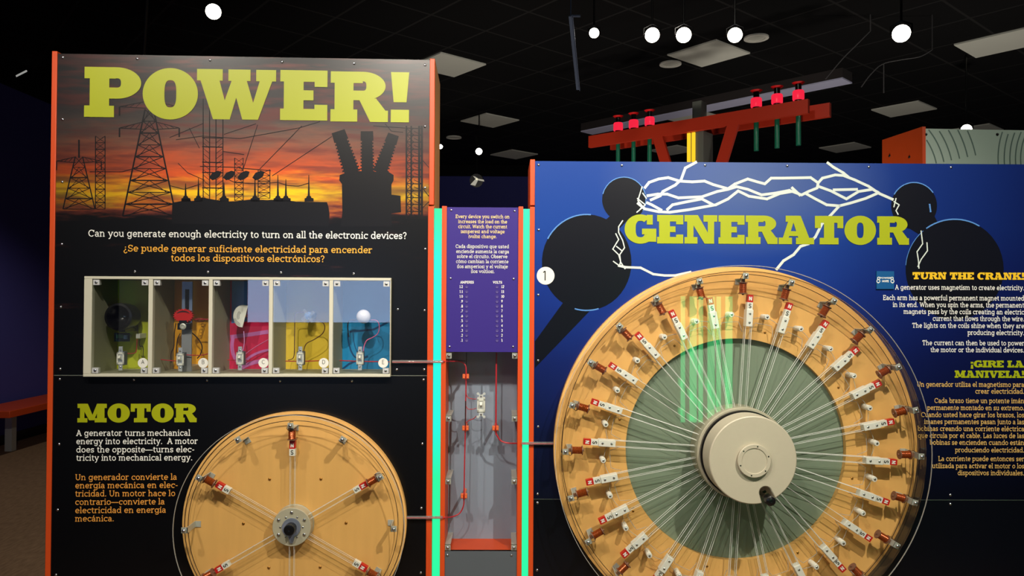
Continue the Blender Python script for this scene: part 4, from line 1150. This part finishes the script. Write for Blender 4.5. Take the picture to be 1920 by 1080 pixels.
wire(P, [(262, 636), (262, 649), (268, 650), (268, 670), (266, 692)], -.12, .0016, DARKW, 'black wire stepping down behind the letter A badge')
# bay B
a, b = P.p(341.5, 528, -.06), P.p(359, 697, -.06)
t = thing('slotted_rail', P, ((a.x + b.x) / 2, .06, b.z), 'upright slotted aluminium rail in the orange bay B', 'rail')
z1 = P.p(350, 612, -.06).z; w = b.x - a.x
ra = MB().box((a.x, .06, z1), (a.x + w * .3, .066, a.z)).box((b.x - w * .3, .06, z1), (b.x, .066, a.z)).box((a.x + w * .3, .06, a.z - .03), (b.x - w * .3, .066, a.z))
part('slotted_plate', ra, mat('blue_steel', rgb(150, 168, 196), .3, .7), t)
part('slot_backing', MB().box((a.x + w * .3, .0665, z1), (b.x - w * .3, .07, a.z - .02)), DARK, t)
part('lower_bar', MB().box((a.x, .0605, ZB + .0005), (b.x - .001, .066, z1 - .0005)), mat('grey_rail_paint', rgb(150, 152, 156), .35, .3), t)
part('rail_foot', MB().box((a.x, .0665, ZB + .0005), (b.x, CD - .0005, ZB + .02)), ALU, t)
c = P.p(343.5, 592, -.045)
t = thing('gripper', P, c, 'red spiky plastic claw clamped on the slotted rail', 'claw')
pts = []
for k in range(40):
    an = 2 * math.pi * k / 40; r = 1.0 + (.14 if k % 2 else -.06)
    pts.append(c + Vector((.035 * r * math.cos(an), 0, .0245 * r * math.sin(an))))
part('claw_body', MB().prism(pts, (0, .012, 0)), RED, t)
part('claw_gap', MB().prism([c + Vector((.026 * math.cos(R(a_)), -.0006, .004 + .016 * math.sin(R(a_)))) for a_ in range(20, 161, 10)] + [c + Vector((.024 * math.cos(R(a_)), -.0006, .006 + .008 * math.sin(R(a_)))) for a_ in range(160, 19, -10)], (0, -.0008, 0)), mat('dark_red', rgb(60, 8, 10), .5), t)
part('claw_jaw', MB().box((c.x - .014, c.y - .006, c.z - .034), (c.x + .014, c.y + .010, c.z - .018)), DARK, t)
c = P.p(345, 612, -.04)
t = thing('gear_motor', P, c, 'black boxed motor with round white shaft under the red claw', 'motor')
part('motor_box', MB().box((c.x - .026, c.y, c.z - .013), (c.x + .026, c.y + .018, c.z + .013)), DARK, t, bevel=.002)
part('shaft', MB().lathe(c + Vector((-.003, 0, 0)), YN, [(0, 0), (.012, 0), (.012, .004), (.007, .006), (.005, .003), (0, .003)], 24), ALU, t)
wire(P, [(330, 606), (327, 625), (326, 650), (321, 662), (321, 680)], -.1, .0018, DARKW, 'dark wire hanging left of the slotted rail')
wire(P, [(338, 625), (333, 635), (331, 650), (330, 668)], -.1, .0016, DARKW, 'second dark wire beside the slotted rail')
wire(P, [(358, 622), (372, 636), (379, 650), (376, 664), (370, 672)], -.12, .0022, DARKW, 'thick dark wire bowing out right of the slotted rail')
wire(P, [(345, 665), (362, 666), (378, 666), (391, 663)], -.05, .0018, REDW, 'red wire running right from the bay B switch')
wire(P, [(301, 674), (318, 676), (335, 677)], -.05, .0018, REDW, 'red wire running left from the bay B switch')
wire(P, [(364, 599), (375, 598.5), (391, 599)], -.06, .002, REDW, 'red lead beside the claw')
c = P.p(368, 600, -.08)
solo('wire_coil', P, c, MB().tube([c + Vector((.009 * math.cos(k * .9), .002 * k, .009 * math.sin(k * .9) )) for k in range(36)], .0015, 6), mat('rusty_wire', rgb(150, 84, 50), .4, .4), 'curled rusty wire right of the red claw', 'wire')
# bay C
c = P.p(455, 593, -.09)
t = thing('spiral_disc', P, c, 'white half disc with thin dark arcs in the magenta bay C', 'disc')
hp = [c + Vector((.037 * math.cos(R(a_)), 0, .045 * math.sin(R(a_)))) for a_ in range(78, 253, 7)] + [c + Vector((-.001, 0, -.044)), c + Vector((.021, 0, .043))]
part('half_disc', MB().prism(hp, (0, .004, 0)), NYLON, t)
ar = MB()
for r, s, e in ((.014, 120, 215), (.018, 120, 215), (.022, 125, 215), (.032, 195, 255), (.036, 195, 255), (.028, 195, 250)):
    glyph(ar, [('A', [0, 0, r, r * 1.1, s, e])], c + Vector((0, -.0006, 0)), Vector((1, 0, 0)), Vector((0, 0, 1)), .0014, 40)
part('printed_arcs', ar, mat('grey_ink', rgb(70, 70, 78), .5), t, flat=True)
part('disc_post', MB().lathe(c + Vector((-.012, .0045, 0)), (0, 1, 0), [(0, 0), (.005, 0), (.005, .075), (0, .075)], 12), NYLON, t)
wire(P, [(457, 621), (458, 640), (456, 655), (452, 660)], -.1, .0016, mat('lilac_wire', rgb(210, 150, 210), .4), 'lilac wire looping down to the bay C switch')
wire(P, [(427, 675), (445, 675.5), (466, 676)], -.05, .0018, REDW, 'red wire through the bay C switch')
wire(P, [(460, 664), (480, 650), (503, 637)], -.12, .0022, mat('pink_wire', rgb(226, 110, 160), .4), 'pink wire slanting right from the bay C switch')
# bay D
c = P.p(579, 592, -.1)
t = thing('fan_motor', P, c, 'small clear fan motor on the yellow board of bay D', 'motor')
part('motor_can', MB().lathe(c, YN, [(0, -.066), (.016, -.066), (.017, 0), (.015, .012), (.005, .014), (.004, .018), (0, .018)], 24), mat('pale_blue_metal', rgb(120, 140, 176), .3, .4), t)
fb = MB()
for k in range(4):
    a_ = R(35 + 90 * k); e = Vector((math.cos(a_), 0, math.sin(a_))); n_ = Vector((-e.z, .4, e.x))
    fb.obox(c + e * .018 + Vector((0, -.012, 0)), e * .012, n_ * .006, e.cross(n_) * .0008)
part('fan_blades', fb, TUBEM, t)
wire(P, [(571, 585.5), (560, 586), (553.5, 590), (552.5, 620), (552, 660), (549, 672), (540, 675)], -.09, .0017, mat('brown_wire', rgb(96, 58, 40), .45), 'brown wire squared round the left of the fan motor')
wire(P, [(586, 600), (602, 603), (609, 612), (605, 625), (590, 636), (575, 644), (570, 655), (569, 668)], -.09, .0019, MATS['brown_wire'], 'brown wire curling from the fan motor to the bay D switch')
wire(P, [(535, 677), (563, 677.5), (600, 676.5)], -.05, .0019, REDW, 'red wire through the bay D switch')
# bay E
c = P.p(681.5, 593.5, -.06)
t = thing('globe_lamp', P, c, 'white globe bulb on the blue board of bay E', 'lamp')
part('globe', MB().ball(c, .0275, 32), mat('frosted_globe', rgb(224, 216, 220), .25), t)
part('lamp_socket', MB().lathe(c + Vector((0, .026, 0)), (0, 1, 0), [(0, 0), (.012, 0), (.014, .02), (.014, .0835), (0, .0835)], 20), DARK, t)
wire(P, [(695, 600), (706, 601), (711, 610), (709, 624), (700, 632), (688, 638), (683, 648), (681, 660)], -.09, .0018, mat('pink_wire', rgb(226, 110, 160), .4), 'pink wire curling from the globe bulb to the bay E switch')
wire(P, [(637, 676), (660, 677), (700, 678), (733, 678.5)], -.05, .0022, REDW, 'red wire through the bay E switch')
wire(P, [(668, 600), (655, 601), (652, 612), (654, 632)], -.12, .0022, DARKW, 'dark wire left of the globe bulb')

# ------------------------------------------------------------------ bench by the left wall
bn = thing('bench', W, (-5.0, 8.3, 0), 'long orange bench on grey legs along the dark blue left wall', 'bench')
part('seat', MB().box((-5.22, 7.13, .385), (-4.78, 9.7, .45)), ORANGE, bn, bevel=.004)
for y in (7.5, 9.2):
    part('leg', MB().box((-5.05, y - .035, 0), (-4.98, y + .035, .385)), ALU, bn)

# ------------------------------------------------------------------ pylon model behind
BZ = 3.05
bl, br_ = on_height(1118, 270, BZ), on_height(1548, 201, BZ)
ux = (br_ - bl); L = ux.length; ang = math.degrees(math.atan2(ux.y, ux.x))
Y = Frame((bl.x, bl.y, 0), ang)
py_ = thing('pylon_model', Y, (L * .5, 0, 0), 'red model power pylon with glowing red insulators rising behind the GENERATOR kiosk', 'pylon')
REDP = mat('red_steel_paint', rgb(186, 50, 26), .45)
GPOST = mat('grey_post_paint', rgb(96, 98, 92), .5)
for nm, yy in (('beam', -.11), ('beam', .11)):
    part(nm, MB().box(((.0 if yy < 0 else .10), yy - .02, BZ - .055), (L - (.09 if yy < 0 else 0), yy + .02, BZ + .055)), REDP, py_)
def along(px):  # distance along the beam of a pixel column
    v = ray(px, 250); d = v.xy; o = Y.O.xy
    e = Y.u.xy; den = d.x * e.y - d.y * e.x
    return (d.x * (-o.y) - d.y * (-o.x)) / den
tp = along(1312)
part('post', MB().box((tp - .075, -.088, 0), (tp + .08, .088, BZ - .056)).box((tp - .045, -.05, BZ - .056), (tp + .04, .05, 3.27)), GPOST, py_)
for dx in (-.066, -.022):
    part('light_tube', MB().box((tp + dx, -.106, .1), (tp + dx + .028, -.0905, BZ - .06)), mat('lit_yellow_strip', (0, 0, 0, 1), .5, emit=rgb(255, 205, 40), es=1.1), py_, label='glowing yellow strip')
for x0, s in ((along(1246), 1), (along(1386), -1)):
    part('strut', MB().prism([Vector((x0 - .05, -.13, BZ - .055)), Vector((x0 + .05, -.13, BZ - .055)), Vector((x0 + .05 + s * .22, -.13, BZ - .72)), Vector((x0 - .05 + s * .22, -.13, BZ - .72))], (0, .03, 0)), REDP, py_)
    part('strut', MB().prism([Vector((x0 - .05 + s * .22, -.13, BZ - .72)), Vector((x0 + .05 + s * .22, -.13, BZ - .72)), Vector((tp + .03, -.13, BZ - 1.5)), Vector((tp - .03, -.13, BZ - 1.5))], (0, .03, 0)), REDP, py_)
LAMPR = mat('lit_red_glass', rgb(120, 6, 20), .3, emit=rgb(255, 40, 70), es=.9)
GTUBE = mat('green_glass_tube', rgb(24, 112, 84), .25)
for px in (1159, 1188, 1218, 1418, 1457, 1497):
    x = along(px); b0 = Vector((x, 0, BZ + .062))
    ins = part('insulator', MB().lathe(b0, (0, 0, 1), [(0, 0), (.03, 0), (.03, .03), (0, .03)], 20), DARK, py_)
    part('lamp_glass', MB().lathe(b0 + Vector((0, 0, .0305)), (0, 0, 1), [(0, 0), (.043, 0), (.045, .01), (.045, .065), (.038, .075), (0, .075)], 24), LAMPR, ins)
    part('neck', MB().lathe(b0 + Vector((0, 0, .106)), (0, 0, 1), [(0, 0), (.024, 0), (.024, .05), (0, .05)], 16), DARK, ins)
    part('cap', MB().lathe(b0 + Vector((0, 0, .1565)), (0, 0, 1), [(0, 0), (.035, 0), (.05, .012), (0, .014)], 20), RED, ins)
    part('glass_tube', MB().lathe(Vector((x, 0, BZ - .27)), (0, 0, 1), [(0, 0), (.02, 0), (.02, .26), (0, .26)], 16), GTUBE, py_)
# the long pale soffit panel over it
a = on_height(1100, 250, CEIL_Z - .12); b = on_height(1589, 152, CEIL_Z - .12)
e = b - a; SF = Frame((a.x, a.y, 0), math.degrees(math.atan2(e.y, e.x)))
t = thing('ceiling_baffle', SF, (e.length / 2, 0, CEIL_Z - .12), 'long lilac strip panel hung under the ceiling behind the red pylon', 'ceiling panel')
part('pale_face', MB().box((0, -.13, CEIL_Z - .12), (e.length, .13, CEIL_Z - .105)), mat('lilac_panel', rgb(196, 196, 226), .6), t)
part('dark_back', MB().box((0, -.13, CEIL_Z - .1045), (e.length, .13, CEIL_Z - .0005)), mat('dark_brown_board', rgb(46, 40, 40), .7), t)

# ------------------------------------------------------------------ booth at the right behind
Bf = Frame(on_depth(1729, 241, 4.17) * Vector((1, 1, 0)) if False else (on_depth(1729, 241, 4.17).x, 4.17, 0), 3.0)
bz = on_depth(1729, 241, 4.17).z
bo = thing('exhibit_kiosk', Bf, (1.0, .2, 0), 'pale green kiosk with grey arcs and orange side, behind the GENERATOR kiosk at the right', 'exhibit')
gp = part('front_panel', MB().box((.0, 0, 0), (2.0, .02, bz)), mat('pale_green_print', rgb(176, 196, 182), .5, noise=.06, nscale=(4, 4, 4)), bo)
q = Bf.world(Vector((0, .34, 0)))
sd = MB(); bk = on_depth(1654, 264, 4.52)
loc = Vector(((bk - Bf.O).dot(Bf.u), -(bk - Bf.O).dot(Bf.n), 0))
sd.add([(-.001, -.004, 0), (-.001, -.004, bz + .01), (loc.x, loc.y, bz + .01), (loc.x, loc.y, 0), (.018, -.004, 0), (.018, -.004, bz + .01), (loc.x + .02, loc.y, bz + .01), (loc.x + .02, loc.y, 0)],
       [(0, 1, 2, 3), (7, 6, 5, 4), (0, 4, 5, 1), (1, 5, 6, 2), (2, 6, 7, 3), (3, 7, 4, 0)])
sb_ = part('side_board', sd, ORANGE, bo, label='orange side board')
part('back_board', MB().box((loc.x + .02, loc.y - .02, 0), (2.0, loc.y, bz)), BLACKP, bo)
for cx, rs in ((1640, (120, 135, 150, 166, 182, 198)), (2020, (110, 120, 131, 142, 154))):
    for r in rs:
        o = Bf.p(cx, 330 if cx < 1900 else 300, .0006); k = Bf.mpp(1750, 280)
        lo_, hi_ = (12, 80) if cx < 1900 else (120, 190)
        vs = []
        n_ = 24
        for i in range(n_ + 1):
            aa = R(lo_ + (hi_ - lo_) * i / n_)
            for rr in (r * k, r * k + .007): vs.append(o + Vector((rr * math.cos(aa), 0, rr * math.sin(aa))))
        fs = []
        for i in range(n_):
            quad = (2 * i, 2 * i + 1, 2 * i + 3, 2 * i + 2)
            if all(vs[j].x > .02 and vs[j].z < bz - .002 for j in quad): fs.append(quad)
        used = sorted({j for f_ in fs for j in f_}); ren = {j: i_ for i_, j in enumerate(used)}
        if fs: part('printed_arc', MB().add([vs[j] for j in used], [tuple(ren[j] for j in f_) for f_ in fs]), mat('sage_ink', rgb(92, 116, 108), .5), gp, flat=True)
screws(Bf, [(1736, 252), (1870, 252)], gp, .008, DARK)
for x, y in ((.3, .1), (.8, .06)):
    c = Vector((loc.x * x, loc.y * x, bz - .04 - y))
    part('screw', MB().dome(c, (-1, -.1, 0), .008, .006, 10), DARK, sb_)

# ------------------------------------------------------------------ ceiling furniture
TILE = mat('white_ceiling_tile', rgb(206, 206, 196), .85, noise=.04, nscale=(3, 3, 3))
ca, sa = math.cos(R(40)), math.sin(R(40))
def ceiling_tile(px1, px2, label):
    a, b = on_height(*px1, CEIL_Z), on_height(*px2, CEIL_Z); c = (a + b) / 2
    gx, gy = c.x * ca + c.y * sa, -c.x * sa + c.y * ca
    h = .292
    t = MB(); ex, ey = Vector((ca, sa, 0)), Vector((-sa, ca, 0))
    t.obox(Vector((c.x, c.y, CEIL_Z - .008)), ex * h, ey * h, Vector((0, 0, .0075)))
    solo('ceiling_tile', W, Vector((c.x, c.y, CEIL_Z - .016)), t, TILE, label, 'ceiling tile', 'pale ceiling tiles')
ceiling_tile((820, 96), (857, 143), 'pale square ceiling tile touching the top right corner of the POWER kiosk')
ceiling_tile((908, 211), (928, 238), 'pale square ceiling tile above the purple column, nearer of the two there')
ceiling_tile((1330, 71), (1327, 125), 'pale square ceiling tile right under the row of three spotlights')
ceiling_tile((1903, 50), (1845, 107), 'large pale ceiling tile cut by the right edge of the photo')
ceiling_tile((1720, 187), (1672, 219), 'pale square ceiling tile above the orange side of the rear kiosk')
ceiling_tile((1600, 265), (1570, 286), 'pale ceiling tile between the red pylon and the rear kiosk')
ceiling_tile((1855, 227), (1800, 258), 'pale ceiling tile just above the rear green kiosk, partly hidden by it')
ceiling_tile((955, 280), (972, 297), 'farther pale ceiling tile just above the GENERATOR kiosk corner')
ceiling_tile((1265, 270), (1262, 291), 'pale ceiling tile seen between the red beam and the GENERATOR kiosk')
ceiling_tile((1300, 205), (1285, 229), 'pale ceiling tile peeping out above the red beam beside the grey post')
for (px, py), r, lb in (((1257, 119), .115, 'round white ceiling fixture left of the tile under the spotlights'), ((1418, 70), .115, 'round white ceiling fixture right of the row of three spotlights'), ((851, 257), .12, 'round white ceiling fixture far back beside the POWER kiosk')):
    c = on_height(px, py, CEIL_Z)
    t = thing('ceiling_light', W, c, lb, 'ceiling light', 'round ceiling fixtures')
    part('trim_ring', MB().lathe(c, (0, 0, -1), ring_prof(r * .72, r, .0005, .014), 36, closed=True), NYLON, t)
    part('diffuser', MB().lathe(c, (0, 0, -1), [(0, .001), (r * .72, .001), (r * .72, .007), (0, .009)], 36), TILE, t)

LENS = mat('lit_lamp_lens', (0, 0, 0, 1), .3, emit=(1, .93, .78, 1), es=14)
def spotlight(px, py, depth, r, label, lookat=None, stem_top=None):
    c = on_depth(px, py, depth); r *= .76
    t = thing('spotlight', W, (c.x, c.y, CEIL_Z), label, 'spotlight', 'track spotlights')
    aim = ((lookat or Vector((0, 0, 1.2))) - c).normalized()
    body = MB().lathe(c, -aim, [(r * 1.12, -.004), (r * 1.2, .0), (r * 1.22, .03), (r * 1.1, .05), (r * .9, .13), (r * .5, .17), (0, .175)], 28)
    part('lamp_housing', body, DARK, t)
    part('lens', MB().lathe(c, -aim, [(0, .003), (r * .6, .002), (r * 1.1, .004), (r * 1.1, .009), (0, .009)], 28), LENS, t, label='glowing lens')
    side = aim.cross(Vector((0, 0, 1))).normalized(); m_ = c - aim * .07
    top = m_ + Vector((0, 0, r * 1.6))
    part('yoke', MB().tube([m_ + side * r * 1.25, m_ + side * r * 1.25 + Vector((0, 0, r)), top, m_ - side * r * 1.25 + Vector((0, 0, r)), m_ - side * r * 1.25], .006, 6), DARK, t)
    part('stem', MB().tube([top, Vector((top.x, top.y, CEIL_Z - .0005))], .008, 8), DARK, t)
spotlight(400, 22, 5.2, .062, 'lit spotlight above the word POWER')
spotlight(1114, 62, 5.6, .044, 'lit spotlight beside the hanging metal strut')
spotlight(1223, 66, 5.2, .060, 'lit spotlight, leftmost of the close row of three')
spotlight(1282, 66, 5.2, .062, 'lit spotlight in the middle of the close row of three')
spotlight(1378, 66, 5.2, .060, 'lit spotlight, rightmost of the close row of three')
spotlight(1690, 63, 5.0, .068, 'lit spotlight high above the rear green kiosk')
spotlight(898, 284, 10, .052, 'small far lit spotlight above the purple column')
spotlight(826, 275, 10.5, .036, 'tiny far lit spotlight peeping past the POWER kiosk edge')
spotlight(1812, 243, 7.5, .06, 'lit spotlight half hidden by the rear green kiosk top')
# unlit fixture with white barn doors, their light put in as a faint glow
c = on_depth(893, 338, 11)
t = thing('spotlight', W, c, 'unlit spotlight with pale open flaps hanging above the purple column', 'spotlight')
fw = MB()
for pts in ([(882, 346), (891, 348), (897, 336), (893, 334)], [(897, 335), (907, 337), (908, 340), (897, 338)], [(887, 330), (891, 331), (897, 335), (894, 338)]):
    fw.prism([on_depth(x, y, 11) for x, y in pts], (0, .02, 0))
part('barn_doors', fw, mat('glowing_white_flap', rgb(230, 228, 215), .5, emit=rgb(230, 225, 205), es=.35), t)
part('lamp_housing', MB().lathe(c + Vector((0, .03, 0)), (0, 1, .2), [(0, 0), (.1, 0), (.1, .14), (0, .16)], 20), DARK, t)
part('stem', MB().tube([c + Vector((0, .1, .05)), Vector((c.x, c.y + .1, CEIL_Z - .0005))], .012, 8), DARK, t)
# hanging strut, rod, cables
a, b = on_depth(1070, 30, 4.6), on_depth(1084, 168, 5.4)
ST = mat('galvanised_strut', rgb(110, 122, 150), .4, .6)
t = thing('hanging_strut', W, a, 'slotted grey metal strut hanging from the ceiling left of the spotlights', 'strut')
dr = (b - a); dn = dr.normalized(); sx = Vector((1, 0, 0)); sy = dn.cross(sx).normalized()
part('channel', MB().obox((a + b) / 2, dr / 2, sx * .013, sy * .003).obox((a + b) / 2 + sx * .012, dr / 2, sx * .002, sy * .012), ST, t)
part('top_hook', MB().obox(a + Vector((.03, 0, 0)), Vector((.03, 0, 0)), Vector((0, .01, 0)), Vector((0, 0, .004))), ST, t)
part('hanger_rod', MB().tube([a, Vector((a.x, a.y, CEIL_Z - .0005))], .004, 6), ST, t)
a, b = on_depth(277, -12, 5.0), on_depth(270, 108, 5.4)
solo('support_rod', W, a, MB().tube([Vector((a.x, a.y, CEIL_Z - .0005)), a, b], .009, 8), mat('dull_rod', rgb(70, 72, 74), .5, .4), 'thin grey rod hanging from the ceiling behind the letter O', 'rod')
CAB = mat('grey_cable', rgb(84, 82, 84), .6)
def up(v): return Vector((v.x, v.y, CEIL_Z - .0005))
q = smooth([on_depth(x, y, 6.5) for x, y in [(1548, 148), (1580, 110), (1605, 85), (1632, 58)]])
solo('cable', W, q[0], MB().tube(q + [up(q[-1])], .005, 6), CAB, 'straight grey cable rising from the lilac strip panel', 'cable')
q = smooth([on_depth(x, y, 6.5) for x, y in [(1615, 163), (1632, 140), (1655, 120), (1690, 112), (1725, 106), (1748, 93)]])
t = thing('cable', W, q[0], 'curved grey cable with a dangling branch below the spotlight over the rear green kiosk', 'cable')
part('curved_run', MB().tube(q + [up(q[-1])], .005, 6), CAB, t)
part('dangling_branch', MB().tube([on_depth(1657, 119, 6.5), on_depth(1657, 174, 6.5)], .005, 6), CAB, t)
a, b = on_depth(29, 143, 7.93), on_depth(49, 133, 8.1)
solo('glint_bar', W, a, MB().tube([a, b], .012, 8), mat('glint_glow', rgb(200, 200, 195), .4, emit=rgb(200, 200, 195), es=.5), 'white glint made as a thin glowing bar high on the dark left side', 'glint bar')  # a white glint on the wall, drawn as a glowing bar

# ------------------------------------------------------------------ lit screens behind the visitor, mirrored in the clear covers
def mirror(fr, px, py, d, back):
    v = ray(px, py).normalized(); n = fr.n
    P0 = fr.world(fr.p(px, py, d)); r = v - n * 2 * v.dot(n)
    return P0 + r * ((-back - P0.y) / r.y)
a, b = mirror(P, 464, 604, .026, 3.2), mirror(P, 740, 500, .026, 3.2)
x0, x1 = min(a.x, b.x), max(a.x, b.x)
t = thing('video_screen', W, ((x0 + x1) / 2, -3.2, a.z), 'wide pale blue video screen behind the visitor, seen mirrored in bays C to E', 'screen')
part('screen_panel', MB().box((x0, -3.22, a.z), (x1, -3.2, b.z)), mat('lit_blue_screen', (0, 0, 0, 1), .5, emit=(.34, .46, .72, 1), es=4.4), t)
part('bezel', MB().box((x0 - .05, -3.28, a.z - .05), (x1 + .05, -3.221, b.z + .05)), DARK, t)
part('stand', MB().box(((x0 + x1) / 2 - .3, -3.4, 0), ((x0 + x1) / 2 + .3, -3.281, a.z + .2)), DARK, t)
a, b = mirror(G, 1277, 792, .1285, 1.6), mirror(G, 1378, 556, .1285, 1.6)
x0, x1 = min(a.x, b.x), max(a.x, b.x)
t = thing('light_column', W, ((x0 + x1) / 2, -1.6, 0), 'green light column behind the visitor, seen mirrored in the generator cover', 'light')
for k in range(6):
    w = (x1 - x0) / 6
    part('light_tube', MB().box((x0 + w * k, -1.62, a.z), (x0 + w * k + w * (.45 + .3 * (k % 2)), -1.6, b.z)), mat('lit_green_tube', (0, 0, 0, 1), .5, emit=(.05, .9, .28, 1), es=4.5), t)
part('column_back', MB().box((x0 - .02, -1.7, 0), (x1 + .02, -1.621, b.z + .05)), DARK, t)
